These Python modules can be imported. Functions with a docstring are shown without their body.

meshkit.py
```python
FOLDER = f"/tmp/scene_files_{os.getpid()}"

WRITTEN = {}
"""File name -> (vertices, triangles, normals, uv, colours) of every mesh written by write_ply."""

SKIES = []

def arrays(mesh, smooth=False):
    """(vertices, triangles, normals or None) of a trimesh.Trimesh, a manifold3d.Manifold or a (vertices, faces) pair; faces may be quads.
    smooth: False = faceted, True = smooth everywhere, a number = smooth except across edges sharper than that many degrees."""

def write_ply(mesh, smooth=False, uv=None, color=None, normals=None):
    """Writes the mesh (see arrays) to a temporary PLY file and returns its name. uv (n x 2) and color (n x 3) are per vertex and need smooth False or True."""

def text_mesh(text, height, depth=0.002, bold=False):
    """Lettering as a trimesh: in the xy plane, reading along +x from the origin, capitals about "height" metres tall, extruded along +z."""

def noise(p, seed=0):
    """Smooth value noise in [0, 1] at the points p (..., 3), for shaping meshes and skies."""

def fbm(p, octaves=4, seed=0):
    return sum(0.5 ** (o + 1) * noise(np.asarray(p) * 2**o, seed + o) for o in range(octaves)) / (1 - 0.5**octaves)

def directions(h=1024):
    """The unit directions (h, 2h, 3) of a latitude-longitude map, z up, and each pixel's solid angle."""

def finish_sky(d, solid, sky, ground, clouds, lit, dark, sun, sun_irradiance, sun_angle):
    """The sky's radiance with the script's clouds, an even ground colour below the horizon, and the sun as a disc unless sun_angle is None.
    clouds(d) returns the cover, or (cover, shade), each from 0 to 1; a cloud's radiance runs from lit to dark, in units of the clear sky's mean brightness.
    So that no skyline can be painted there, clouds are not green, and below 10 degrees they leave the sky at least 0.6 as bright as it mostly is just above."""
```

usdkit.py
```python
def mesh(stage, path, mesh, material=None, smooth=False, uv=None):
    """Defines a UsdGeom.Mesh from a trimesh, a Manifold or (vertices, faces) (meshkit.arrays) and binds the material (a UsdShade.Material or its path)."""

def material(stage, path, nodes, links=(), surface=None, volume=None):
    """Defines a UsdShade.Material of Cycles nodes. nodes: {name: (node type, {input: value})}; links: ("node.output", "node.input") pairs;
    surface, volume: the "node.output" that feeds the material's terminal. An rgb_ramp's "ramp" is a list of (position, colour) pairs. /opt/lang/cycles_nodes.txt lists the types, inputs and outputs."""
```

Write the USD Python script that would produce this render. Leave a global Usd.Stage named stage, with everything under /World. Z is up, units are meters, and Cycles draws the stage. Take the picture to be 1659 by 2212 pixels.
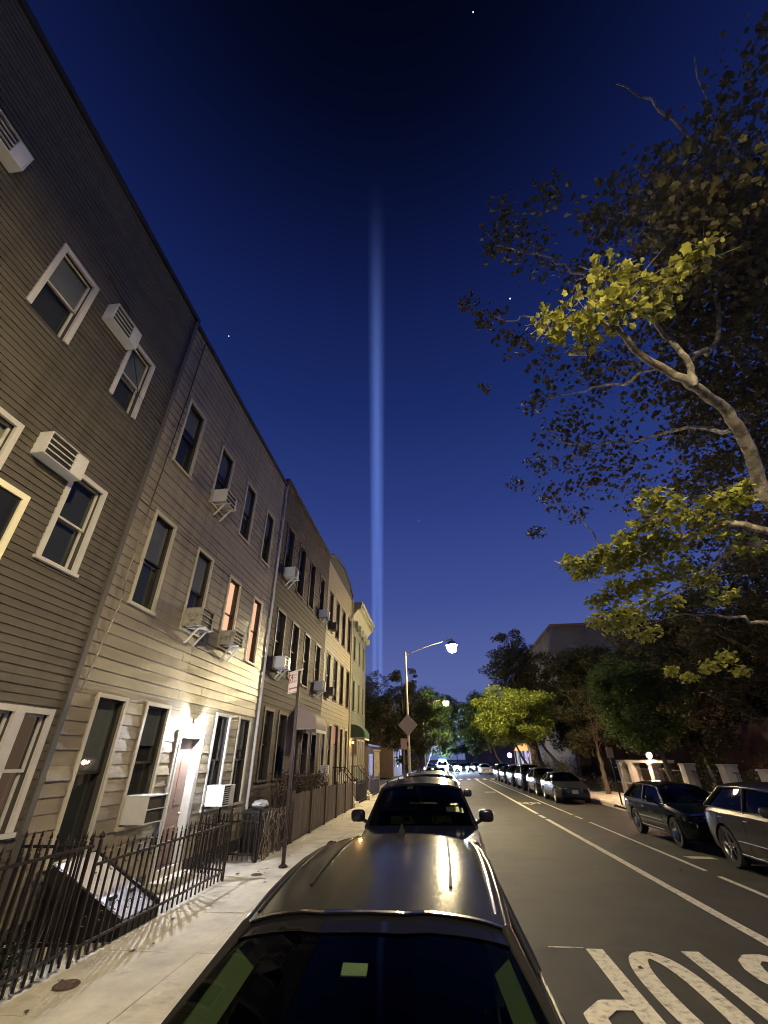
import math, random
import numpy as np
import trimesh, manifold3d as m3
from shapely.geometry import Polygon, box as sbox
from shapely import affinity, union_all
from pxr import Usd, UsdGeom, UsdLux, UsdShade, Sdf, Gf, Vt
import usdkit, meshkit

stage = Usd.Stage.CreateInMemory()
UsdGeom.SetStageUpAxis(stage, UsdGeom.Tokens.z)
UsdGeom.SetStageMetersPerUnit(stage, 1.0)
world = UsdGeom.Xform.Define(stage, '/World')
stage.SetDefaultPrim(world.GetPrim())
stage.DefinePrim('/World/Looks', 'Scope')
rng = np.random.default_rng(7)

# ------------------------------------------------------------------ camera
# x to the right of the street, y up the street, z up; the phone is held 2.1 m above the road
ROT = np.array([[0.993433381538778, 0.06700811223919101, -0.09273634313778427],
                [0.11392787193296171, -0.5048753826738718, 0.8556408638948576],
                [-0.010514582314840662, 0.8605874510263624, 0.5091941502950451]])
EYE = (0.0, 0.0, 2.1)
cam = UsdGeom.Camera.Define(stage, '/World/camera')
M = Gf.Matrix4d(1)
for i, col in enumerate((ROT[:, 0], ROT[:, 1], -ROT[:, 2])):
    M.SetRow(i, Gf.Vec4d(*map(float, col), 0))
M.SetRow(3, Gf.Vec4d(*EYE, 1))
cam.AddTransformOp().Set(M)
cam.CreateHorizontalApertureAttr(36.0)
cam.CreateVerticalApertureAttr(48.0)
cam.CreateFocalLengthAttr(36.0 * 905 / 1659)
cam.CreateClippingRangeAttr(Gf.Vec2f(0.05, 30000))
cam.CreateExposureAttr(0.0)

# ------------------------------------------------------------------ night sky
def lin(r, g, b):
    return tuple(((c / 255 + 0.055) / 1.055) ** 2.4 if c > 10 else c / 255 / 12.92 for c in (r, g, b))


SUN_EL, SUN_ROT = math.radians(-4.0), math.radians(-95.0)      # the sun is down: what is left is city glow near the horizon and a deep blue above
SKY_STRENGTH = 0.10
dome = UsdLux.DomeLight.Define(stage, '/World/sky')
dome.GetPrim().SetCustomDataByKey('kind', 'structure')
SKY = [(-1.0, (8, 8, 12)), (-0.02, (40, 42, 60)), (0.0, (98, 110, 160)), (0.15, (86, 100, 160)), (0.317, (62, 78, 144)), (0.509, (43, 60, 126)), (0.687, (26, 43, 102)),
       (0.817, (19, 32, 84)), (0.902, (11, 20, 60)), (0.961, (4, 9, 34)), (1.0, (1, 3, 15))]
usdkit.material(stage, '/World/Looks/night_sky', {
    'sky': ('sky_texture', {'sky_type': 'single_scattering', 'sun_disc': False, 'sun_elevation': SUN_EL, 'sun_rotation': SUN_ROT, 'altitude': 20.0}),
    'tc': ('texture_coordinate', {}), 'sep': ('separate_xyz', {}),
    'mr': ('map_range', {'from_min': -1.0, 'from_max': 1.0, 'to_min': 0.0, 'to_max': 1.0}),
    'ramp': ('rgb_ramp', {'ramp': [((z + 1) / 2, tuple(c / SKY_STRENGTH for c in lin(*rgb))) for z, rgb in SKY]}),
    'add': ('mix', {'mix_type': 'add', 'fac': 0.15}),
    'bg': ('background_shader', {'strength': SKY_STRENGTH})},
    [('tc.generated', 'sep.vector'), ('sep.z', 'mr.value'), ('mr.result', 'ramp.fac'), ('ramp.color', 'add.color1'), ('sky.color', 'add.color2'), ('add.color', 'bg.color')], surface='bg.background')
UsdShade.MaterialBindingAPI.Apply(dome.GetPrim()).Bind(UsdShade.Material.Get(stage, '/World/Looks/night_sky'))
# the powers of the lamps that light the street (their builders place them)
LAMP_POWER, DOOR_POWER, PORCH_POWER, PINK_POWER, BEACON_POWER, NEAR_LAMP_Y, BEAM = 1250.0, 105.0, 24.0, 200.0, 3000.0, -1.0, 0.18

# ------------------------------------------------------------------ helpers
COUNT = {}


def numbered(parent, name):
    k = (parent, name)
    n = COUNT.get(k, 0)
    COUNT[k] = n + 1
    return f'{parent}/{name}' if n == 0 else f'{parent}/{name}_{n:03d}'


def tag(prim, label=None, cat=None, group=None, kind=None):
    p = prim.GetPrim() if hasattr(prim, 'GetPrim') else prim
    for k, v in (('label', label), ('category', cat), ('group', group), ('kind', kind)):
        if v:
            p.SetCustomDataByKey(k, v)
    return prim


def thing(name, label, cat, loc=(0, 0, 0), rotz=0.0, group=None):
    x = UsdGeom.Xform.Define(stage, numbered('/World', name))
    x.AddTranslateOp().Set(Gf.Vec3d(*map(float, loc)))
    if rotz:
        x.AddRotateZOp().Set(float(rotz))
    return tag(x, label, cat, group)


def copy_of(src, name, label, loc, rotz=0.0, group=None, scale=None):
    x = UsdGeom.Xform.Define(stage, numbered('/World', name))
    x.GetPrim().GetReferences().AddInternalReference(src.GetPath())
    x.GetPrim().SetInstanceable(True)
    x.ClearXformOpOrder()
    x.AddTranslateOp().Set(Gf.Vec3d(*map(float, loc)))
    x.AddRotateZOp().Set(float(rotz))
    if scale:
        x.AddScaleOp().Set(Gf.Vec3f(*scale))
    return tag(x, label, src.GetPrim().GetCustomDataByKey('category'), group)


class MB:
    """collects shapes that become one mesh"""
    def __init__(self):
        self.v, self.f, self.n = [], [], 0

    def add(self, v, f):
        v, f = np.asarray(v, float), np.asarray(f, int)
        if f.shape[1] == 4:
            f = np.vstack([f[:, [0, 1, 2]], f[:, [0, 2, 3]]])
        self.v.append(v); self.f.append(f + self.n); self.n += len(v)
        return self

    def mesh(self, t):
        return self.add(t.vertices, t.faces)

    def man(self, t):
        m = t.to_mesh()
        return self.add(m.vert_properties[:, :3], m.tri_verts)

    def box(self, a, b):
        (x0, y0, z0), (x1, y1, z1) = a, b
        v = [(x, y, z) for x in (x0, x1) for y in (y0, y1) for z in (z0, z1)]
        return self.add(v, [(0, 1, 3, 2), (4, 6, 7, 5), (0, 4, 5, 1), (2, 3, 7, 6), (0, 2, 6, 4), (1, 5, 7, 3)])

    def bbox(self, a, b, c=0.01):
        """a box with chamfered edges"""
        a, b = np.minimum(a, b), np.maximum(a, b)
        c = min(c, 0.45 * float((b - a).min()))
        pts = []
        for sx in (0, 1):
            for sy in (0, 1):
                for sz in (0, 1):
                    p = np.where([sx, sy, sz], b, a)
                    s = np.where([sx, sy, sz], -c, c)
                    for k in range(3):
                        q = p + s; q[k] = p[k]; pts.append(q)
        return self.man(m3.Manifold.hull_points(np.array(pts)))

    def hull(self, pts):
        return self.man(m3.Manifold.hull_points(np.asarray(pts, float)))

    def tube(self, pts, r, sides=6, caps=True):
        p = np.asarray(pts, float)
        r = np.broadcast_to(np.asarray(r, float), (len(p),))
        t = np.gradient(p, axis=0); t /= np.linalg.norm(t, axis=1, keepdims=True) + 1e-12
        ref = np.where(np.abs(t[:, 2:]) < 0.9, [0, 0, 1.0], [1.0, 0, 0])
        if len(p) > 2:
            ref = np.broadcast_to(ref[len(p) // 2], p.shape)
        a = np.cross(t, ref); a /= np.linalg.norm(a, axis=1, keepdims=True) + 1e-12
        b = np.cross(t, a)
        ang = np.arange(sides) * 2 * np.pi / sides
        v = (p[:, None] + r[:, None, None] * (np.cos(ang)[None, :, None] * a[:, None] + np.sin(ang)[None, :, None] * b[:, None])).reshape(-1, 3)
        f = []
        for i in range(len(p) - 1):
            for j in range(sides):
                k = (j + 1) % sides
                f += [(i * sides + j, i * sides + k, (i + 1) * sides + k), (i * sides + j, (i + 1) * sides + k, (i + 1) * sides + j)]
        n = len(v)
        if caps:
            v = np.vstack([v, p[:1], p[-1:]])
            for j in range(sides):
                k = (j + 1) % sides
                f += [(n, k, j), (n + 1, (len(p) - 1) * sides + j, (len(p) - 1) * sides + k)]
        return self.add(v, f)

    def prism(self, poly, h0, h1, axis='z'):
        """a shapely polygon in two axes, extruded along the third (axis)"""
        for g in getattr(poly, 'geoms', [poly]):
            if g.is_empty or g.area < 1e-6:
                continue
            t = trimesh.creation.extrude_polygon(g, h1 - h0, engine='earcut')
            v = t.vertices.copy(); v[:, 2] += h0
            if axis == 'x':
                v = v[:, [2, 0, 1]]
            elif axis == 'y':
                v = v[:, [0, 2, 1]]
            f = t.faces if axis != 'y' else t.faces[:, ::-1]
            self.add(v, f)
        return self

    def lathe(self, prof, at=(0, 0, 0), seg=16, axis='z'):
        prof = np.asarray(prof, float); ang = np.arange(seg) * 2 * np.pi / seg
        v = np.stack([prof[:, None, 0] * np.cos(ang), prof[:, None, 0] * np.sin(ang), np.broadcast_to(prof[:, None, 1], (len(prof), seg))], -1).reshape(-1, 3)
        f = []
        for i in range(len(prof) - 1):
            for j in range(seg):
                k = (j + 1) % seg
                f += [(i * seg + j, i * seg + k, (i + 1) * seg + k, (i + 1) * seg + j)]
        if axis == 'x':
            v = v[:, [2, 0, 1]]
        elif axis == 'y':
            v = v[:, [1, 2, 0]]
        return self.add(v + np.asarray(at), f)

    def grid(self, P, flip=False):
        """P (n, m, 3) as a sheet"""
        n, m = P.shape[:2]
        i, j = np.meshgrid(np.arange(n - 1), np.arange(m - 1), indexing='ij')
        q = np.stack([i * m + j, (i + 1) * m + j, (i + 1) * m + j + 1, i * m + j + 1], -1).reshape(-1, 4)
        return self.add(P.reshape(-1, 3), q[:, ::-1] if flip else q)

    def slab(self, P, d):
        """P (n, m, 3) as a solid sheet; d = offset vector or scalar thickness along -z"""
        n, m = P.shape[:2]
        d = np.array([0, 0, -d]) if np.ndim(d) == 0 else np.asarray(d)
        self.grid(P); self.grid(P + d, True)
        e = np.concatenate([P[0], P[1:, -1], P[-1, ::-1][1:], P[::-1, 0][1:-1]])
        k = len(e)
        return self.add(np.vstack([e, e + d]), [(i, (i + 1) % k, k + (i + 1) % k, k + i) for i in range(k)])

    def arrays(self):
        return np.vstack(self.v), np.vstack(self.f)

    def build(self, name, mat, parent='/World', smooth=False, label=None, kind=None):
        path = parent if isinstance(parent, str) else str(parent.GetPath())
        g = usdkit.mesh(stage, numbered(path, name), self.arrays(), mat, smooth)
        if label or kind:
            tag(g, label=label, kind=kind)
        return g


MATS = {}


def material(name, base, rough=0.6, metal=0.0, var=0.0, scale=6.0, bump=0.0, bscale=40.0, coat=0.0, emit=None, estr=0.0, stretch=(1, 1, 1), spec=0.5, dirt=None, streak=None):
    """principled material whose colour varies with noise over world position"""
    if name in MATS:
        return MATS[name]
    path = '/World/Looks/' + name
    n = {'p': ('principled_bsdf', {'base_color': base, 'roughness': rough, 'metallic': metal, 'coat_weight': coat, 'specular_ior_level': spec})}
    links = []
    if emit is not None:
        n['p'][1].update(emission_color=emit, emission_strength=estr)
    if var or bump or dirt:
        n['geo'] = ('geometry', {}); n['map'] = ('mapping', {'mapping_type': 'point', 'scale': stretch}); links.append(('geo.position', 'map.vector'))
    if var:
        lo, hi = tuple(c * (1 - var) for c in base), tuple(min(1, c * (1 + var)) for c in base)
        n['nz'] = ('noise_texture', {'scale': scale, 'detail': 6.0, 'roughness': 0.65})
        n['rp'] = ('rgb_ramp', {'ramp': [(0.3, lo), (0.7, hi)]})
        links += [('map.vector', 'nz.vector'), ('nz.fac', 'rp.fac')]
        last = 'rp.color'
        if dirt:
            n['nd'] = ('noise_texture', {'scale': dirt[1], 'detail': 8.0, 'roughness': 0.7}); n['rd'] = ('rgb_ramp', {'ramp': [(dirt[2], (0, 0, 0)), (dirt[3], (1, 1, 1))]})
            n['md'] = ('mix', {'mix_type': 'mix', 'color2': dirt[0]})
            links += [('map.vector', 'nd.vector'), ('nd.fac', 'rd.fac'), ('rd.color', 'md.fac'), (last, 'md.color1')]
            last = 'md.color'
        links.append((last, 'p.base_color'))
    if streak:
        n['ms'] = ('mapping', {'mapping_type': 'point', 'scale': (1.0, 5.0, 0.22)}); n['ns'] = ('noise_texture', {'scale': streak[1], 'detail': 5.0, 'roughness': 0.6}); n['rs'] = ('rgb_ramp', {'ramp': [(streak[2], (0, 0, 0)), (streak[3], (1, 1, 1))]})
        n['mst'] = ('mix', {'mix_type': 'mix', 'color2': streak[0]})
        links = [l for l in links if l[1] != 'p.base_color'] + [('geo.position', 'ms.vector'), ('ms.vector', 'ns.vector'), ('ns.fac', 'rs.fac'), ('rs.color', 'mst.fac'), (last, 'mst.color1'), ('mst.color', 'p.base_color')]
    if bump:
        n['nb'] = ('noise_texture', {'scale': bscale, 'detail': 5.0}); n['bp'] = ('bump', {'strength': min(1.0, bump), 'distance': 0.01})
        links += [('map.vector', 'nb.vector'), ('nb.fac', 'bp.height'), ('bp.normal', 'p.normal')]
    MATS[name] = usdkit.material(stage, path, n, links, surface='p.BSDF')
    return MATS[name]


def glass(name, tint=(0.9, 0.93, 0.92), rough=0.02, gloss=0.8):
    """thin clear sheet: mirrors by fresnel on its outer face only, so that light passes straight through"""
    if name not in MATS:
        MATS[name] = usdkit.material(stage, '/World/Looks/' + name, {
            't': ('transparent_bsdf', {'color': tint}), 'g': ('glossy_bsdf', {'color': (gloss, gloss, gloss), 'roughness': rough}), 'fr': ('fresnel', {'IOR': 1.5}), 'm': ('mix_closure', {}),
            'geo': ('geometry', {}), 'inv': ('math', {'math_type': 'subtract', 'value1': 1.0}), 'mul': ('math', {'math_type': 'multiply'})},
            [('geo.backfacing', 'inv.value2'), ('fr.fac', 'mul.value1'), ('inv.value', 'mul.value2'), ('mul.value', 'm.fac'), ('t.BSDF', 'm.closure1'), ('g.BSDF', 'm.closure2')], surface='m.closure')
    return MATS[name]


def leafy(name, c1, c2, rough=0.55, trans=0.35):
    """leaf colour, varied leaf by leaf"""
    if name not in MATS:
        MATS[name] = usdkit.material(stage, '/World/Looks/' + name, {
            'geo': ('geometry', {}), 'rp': ('rgb_ramp', {'ramp': [(0.0, c1), (0.75, c2), (1.0, tuple(min(1, 1.25 * x) for x in c2))]}),
            'p': ('principled_bsdf', {'roughness': rough, 'specular_ior_level': 0.35}), 't': ('translucent_bsdf', {}), 'm': ('mix_closure', {'fac': trans})},
            [('geo.random_per_island', 'rp.fac'), ('rp.color', 'p.base_color'), ('rp.color', 't.color'), ('p.BSDF', 'm.closure1'), ('t.BSDF', 'm.closure2')], surface='m.closure')
    return MATS[name]


def glow(name, color, strength):
    if name not in MATS:
        MATS[name] = usdkit.material(stage, '/World/Looks/' + name, {'e': ('emission', {'color': color, 'strength': strength})}, surface='e.emission')
    return MATS[name]


def lamp(path, at, radius, color, power):
    l = UsdLux.SphereLight.Define(stage, path)
    l.AddTranslateOp().Set(Gf.Vec3d(*map(float, at)))
    l.CreateRadiusAttr(radius); l.CreateColorAttr(Gf.Vec3f(*color)); l.CreateIntensityAttr(power); l.CreateNormalizeAttr(True)
    return l


asphalt = material('asphalt', (0.026, 0.0222, 0.0168), 0.7, var=0.45, scale=1.1, bump=0.7, bscale=240, dirt=((0.010, 0.009, 0.008), 0.42, 0.49, 0.62))
asphalt_patch = material('asphalt_patch', (0.0195, 0.0168, 0.013), 0.72, var=0.45, scale=2.2, bump=0.8, bscale=220, dirt=((0.034, 0.031, 0.027), 1.3, 0.60, 0.76))
concrete = material('pavement_concrete', (0.55, 0.51, 0.42), 0.8, var=0.24, scale=1.8, bump=0.4, bscale=150, dirt=((0.22, 0.19, 0.15), 1.5, 0.55, 0.78))
kerb_stone_mat = material('kerb_granite', (0.30, 0.29, 0.27), 0.75, var=0.2, scale=9, bump=0.3, bscale=90)
road_paint = material('road_paint', (0.66, 0.63, 0.54), 0.6, var=0.12, scale=12, dirt=((0.12, 0.105, 0.085), 11, 0.50, 0.70))
earth = material('earth', (0.05, 0.045, 0.035), 0.95, var=0.4, scale=2)
white_trim = material('white_trim', (0.52, 0.50, 0.46), 0.45, var=0.08, scale=5, dirt=((0.40, 0.36, 0.30), 3, 0.58, 0.8))
white_metal = material('white_enamel', (0.60, 0.59, 0.56), 0.35, var=0.06, scale=8, dirt=((0.42, 0.38, 0.32), 6, 0.60, 0.8))
dark_trim = material('dark_trim', (0.022, 0.018, 0.015), 0.5, var=0.2, scale=6)
brown_trim = material('brown_trim', (0.06, 0.040, 0.028), 0.55, var=0.2, scale=6)
black_metal = material('black_metal', (0.012, 0.008, 0.0065), 0.5, 0.1, var=0.4, scale=20)
pane_glass = glass('pane_glass')
blind_mat = material('window_blind', (0.20, 0.19, 0.18), 0.8, var=0.06, scale=4)
dark_room = material('dark_room', (0.03, 0.028, 0.026), 0.9)
black_plastic = material('black_plastic', (0.012, 0.012, 0.013), 0.4)
grille_dark = material('grille_dark', (0.02, 0.019, 0.017), 0.6)

# ------------------------------------------------------------------ ground
KERB_L, KERB_R, FENCE_X, FACE_X, WALL_R = -1.50, 8.15, -4.25, -5.30, 11.5
MB().grid(np.array([[(x, y, -0.06) for y in (-400, 1500)] for x in (-1200, 1200)], float)).build('ground', earth, kind='structure')
MB().grid(np.array([[(x, y, 0.0) for y in np.linspace(-25, 400, 40)] for x in (KERB_L, KERB_R)], float)).build('road', asphalt, kind='structure')
MB().grid(np.array([[(x, y, 0.004) for y in (-20, 7.66)] for x in (0.9, 4.02)], float)).build('road_patch', asphalt_patch, kind='structure')
MB().grid(np.array([[(x, y, 0.003) for y in (56.0, 400)] for x in (KERB_L, KERB_R)], float)).build('road_surface_beyond_junction', asphalt_patch, kind='structure')


def pavement(name, x0, x1, xs, y_first, pitch, n, y_end):
    bed = MB().grid(np.array([[(x, y, 0.118) for y in (-25, y_end)] for x in (x0, x1)], float)).build(name, concrete, kind='structure')
    g = 0.006
    cols = list(zip(xs[:-1], xs[1:]))
    for k in range(n):
        for a, b in cols:
            y0 = y_first + k * pitch
            dz = rng.normal(0, 0.003, 4)
            top = np.array([[(a + g, y0 + g, 0.15 + dz[0]), (a + g, y0 + pitch - g, 0.15 + dz[1])], [(b - g, y0 + g, 0.15 + dz[2]), (b - g, y0 + pitch - g, 0.15 + dz[3])]])
            MB().slab(top, 0.05).build('paving_slab', concrete, bed)
    for y0, y1 in ((-25, y_first), (y_first + n * pitch, y_end)):
        MB().slab(np.array([[(x, y, 0.15) for y in (y0 + g, y1 - g)] for x in (x0 + g, x1 - g)], float), 0.05).build('far_paving', concrete, bed)


pavement('pavement', FENCE_X - 0.05, KERB_L - 0.16, [FENCE_X - 0.05, -3.03, KERB_L - 0.16], 2.15, 1.5, 22, 120)
pavement('pavement', KERB_R + 0.16, WALL_R - 0.2, [KERB_R + 0.16, 9.8, WALL_R - 0.2], 9.0, 1.55, 20, 120)
MB().box((FENCE_X - 1.2, -20, 0.02), (FENCE_X - 0.05, 120, 0.13)).build('yard_paving', concrete, kind='structure')
MB().box((WALL_R - 0.2, -20, -0.05), (60, 120, 0.10)).build('lot_ground', earth, kind='structure')
for name, xa, xb in (('kerb', KERB_L - 0.16, KERB_L), ('kerb', KERB_R, KERB_R + 0.16)):
    k = UsdGeom.Xform.Define(stage, numbered('/World', name)); tag(k, kind='structure')
    for i in range(26):
        y0 = -8 + i * 2.4
        h = 0.145
        if xa > 0 and 18.9 < y0 + 1.2 < 26.2:
            h = 0.03                                           # dropped kerb at the driveway
        MB().bbox((xa, y0 + 0.004, -0.04), (xb, y0 + 2.396, h), 0.015).build('kerb_stone', kerb_stone_mat, k)


def paint(name, polys, label, cat='road marking', group=None, z=0.008, mat=road_paint):
    b = MB()
    for p in polys:
        for g in getattr(p, 'geoms', [p]):
            t = trimesh.creation.triangulate_polygon(g, engine='earcut')
            b.add(np.c_[t[0], np.full(len(t[0]), z)], t[1])
    o = b.build(name, mat)
    return tag(o, label, cat, group)


def worn(x0, x1, y0, y1, step=0.35):
    """a painted stripe with slightly uneven edges"""
    ys = np.arange(y0, y1 + step, step)
    l = [(x0 + rng.normal(0, 0.004), y) for y in ys]; r = [(x1 + rng.normal(0, 0.004), y) for y in ys]
    return Polygon(l + r[::-1])


paint('lane_line', [worn(3.99, 4.15, -10, 20.8)], 'near stretch of the thick white line on the traffic side of the bike lane')
paint('lane_line', [worn(3.99, 4.14, 23.0, 57.5)], 'far stretch of the thick white bike lane line, beyond its small dash')
paint('lane_line', [worn(3.99, 4.14, 21.5, 22.3)], 'short white dash in the gap of the left bike lane line')
paint('lane_line', [worn(5.39, 5.49, -10, 11.7)], 'nearest stretch of the thin white line along the right parking lane')
paint('lane_line', [worn(5.39, 5.49, 12.2, 20.0)], 'thin white parking lane line beside the black wagon')
paint('lane_line', [worn(5.39, 5.49, 22.6, 57.5)], 'far stretch of the thin white line beside the row of parked cars')
paint('lane_line', [worn(5.39, 5.49, 21.2, 22.0)], 'short white dash in the gap of the right parking lane line')
paint('parking_mark', [Polygon([(5.72, 13.80), (6.30, 13.72), (6.36, 13.42), (5.78, 13.50)])], 'small white paint block on the road beside the black wagon')


def stroke(pts, w):
    from shapely.geometry import LineString
    return LineString(pts).buffer(w / 2, cap_style='flat', join_style='round')


def letter_s(cx, w, h):
    a = np.linspace(0.35, 1.5, 8) * np.pi
    up = [(cx + w * 0.42 * np.cos(t), h * 0.74 + h * 0.21 * np.sin(t)) for t in np.linspace(0.15, 1.5, 10) * np.pi]
    lo = [(cx + w * 0.42 * np.cos(t), h * 0.27 + h * 0.22 * np.sin(t)) for t in np.linspace(0.5, -0.85, 10) * np.pi]
    return up + lo


LH, LW = 2.44, 0.205                                            # 8 ft lettering, read by traffic coming towards the camera
letters = {
    'S': [stroke(letter_s(0.3, 0.62, LH), LW)],
    'T': [stroke([(0.3, 0), (0.3, LH)], LW), sbox(0.0, LH - 0.3, 0.6, LH)],
    'O': [stroke([(0.3 + 0.24 * np.cos(t), LH / 2 + (LH / 2 - 0.14) * np.sign(np.sin(t)) * abs(np.sin(t)) ** 0.75) for t in np.linspace(0, 2 * np.pi, 40)], LW)],
    'P': [stroke([(0.09, 0), (0.09, LH)], LW), stroke([(0.09, LH - 0.14), (0.40, LH - 0.16), (0.58, LH - 0.38), (0.58, LH - 0.78), (0.40, LH - 1.0), (0.09, LH - 1.02)], LW)],
}
y_base = 7.64
for ch, xr in (('P', 1.87), ('O', 2.64), ('T', 3.22), ('S', 3.93)):
    shape = union_all(letters[ch])
    paint('road_letter', [affinity.affine_transform(shape, [-1, 0, 0, -1, xr, y_base])], f'big white road letter {ch} painted on the dark asphalt patch', z=0.012)
paint('seam_line', [worn(1.22, 1.66, 7.655, 7.685, 0.03)], 'thin white edge line at the asphalt seam beside the letter P', z=0.012)
paint('bike_symbol', [stroke([(4.35 + 0.22 * np.cos(t), 28.3 + 0.55 * np.sin(t)) for t in np.linspace(0, 2 * np.pi, 24)], 0.09), stroke([(4.97 + 0.22 * np.cos(t), 28.3 + 0.55 * np.sin(t)) for t in np.linspace(0, 2 * np.pi, 24)], 0.09),
                      stroke([(4.35, 28.3), (4.6, 27.4), (4.97, 28.3), (4.62, 28.6), (4.35, 28.3)], 0.09)], 'worn white bicycle symbol in the bike lane')
paint('arrow_mark', [stroke([(3.1, 37.2), (3.9, 37.2)], 0.35)], 'short white cross dash on the road left of the bike lane')
for i in range(7):
    x0 = 0.2 + i * 0.95
    paint('crossing_bar', [worn(x0, x0 + 0.42, 58.6, 61.4)], None, group='white bars of the far pedestrian crossing')
    tag(stage.GetPrimAtPath('/World/crossing_bar' + (f'_{i:03d}' if i else '')), ['white crossing bar nearest the left kerb', 'second white crossing bar from the left', 'third white crossing bar from the left', 'middle white crossing bar', 'white crossing bar just left of the bike lane line', 'white crossing bar inside the bike lane', 'white crossing bar nearest the right parked cars'][i])
tag(MB().lathe([(0, 0.012), (0.115, 0.012), (0.125, 0.004)], (-3.94, 5.73, 0.152), 24).build('valve_cover', material('rusty_iron', (0.12, 0.075, 0.04), 0.7, 0.4, var=0.4, scale=30)), 'rusty round valve cover in the near pavement slab', 'valve cover')
tag(MB().lathe([(0, 0.012), (0.10, 0.012), (0.11, 0.004)], (-3.79, 10.52, 0.152), 24).build('valve_cover', MATS['rusty_iron']), 'dark round valve cover in the pavement beside the sign pole', 'valve cover')

# ------------------------------------------------------------------ houses
def course_strips(u0, u1, z0, z1, e, openings, margin):
    """siding courses from z0 to z1: for each, the pieces left between the openings: (za, zb, [(ua, ub)...])"""
    zs = np.arange(z0, z1 - 0.02, e)
    for za in zs:
        zb = min(za + e, z1)
        cuts = sorted({za, zb, *(c for o in openings for c in (o[2] - margin, o[3] + margin) if za + 0.004 < c < zb - 0.004)})
        strips = []
        for a, b in zip(cuts[:-1], cuts[1:]):
            mid = (a + b) / 2
            spans, at = [], u0
            for o in sorted(openings):
                if o[2] - margin < mid < o[3] + margin:
                    if o[0] - margin > at:
                        spans.append((at, o[0] - margin))
                    at = max(at, o[1] + margin)
            if at < u1:
                spans.append((at, u1))
            strips.append((a, b, spans))
        yield za, zb, strips


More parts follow.
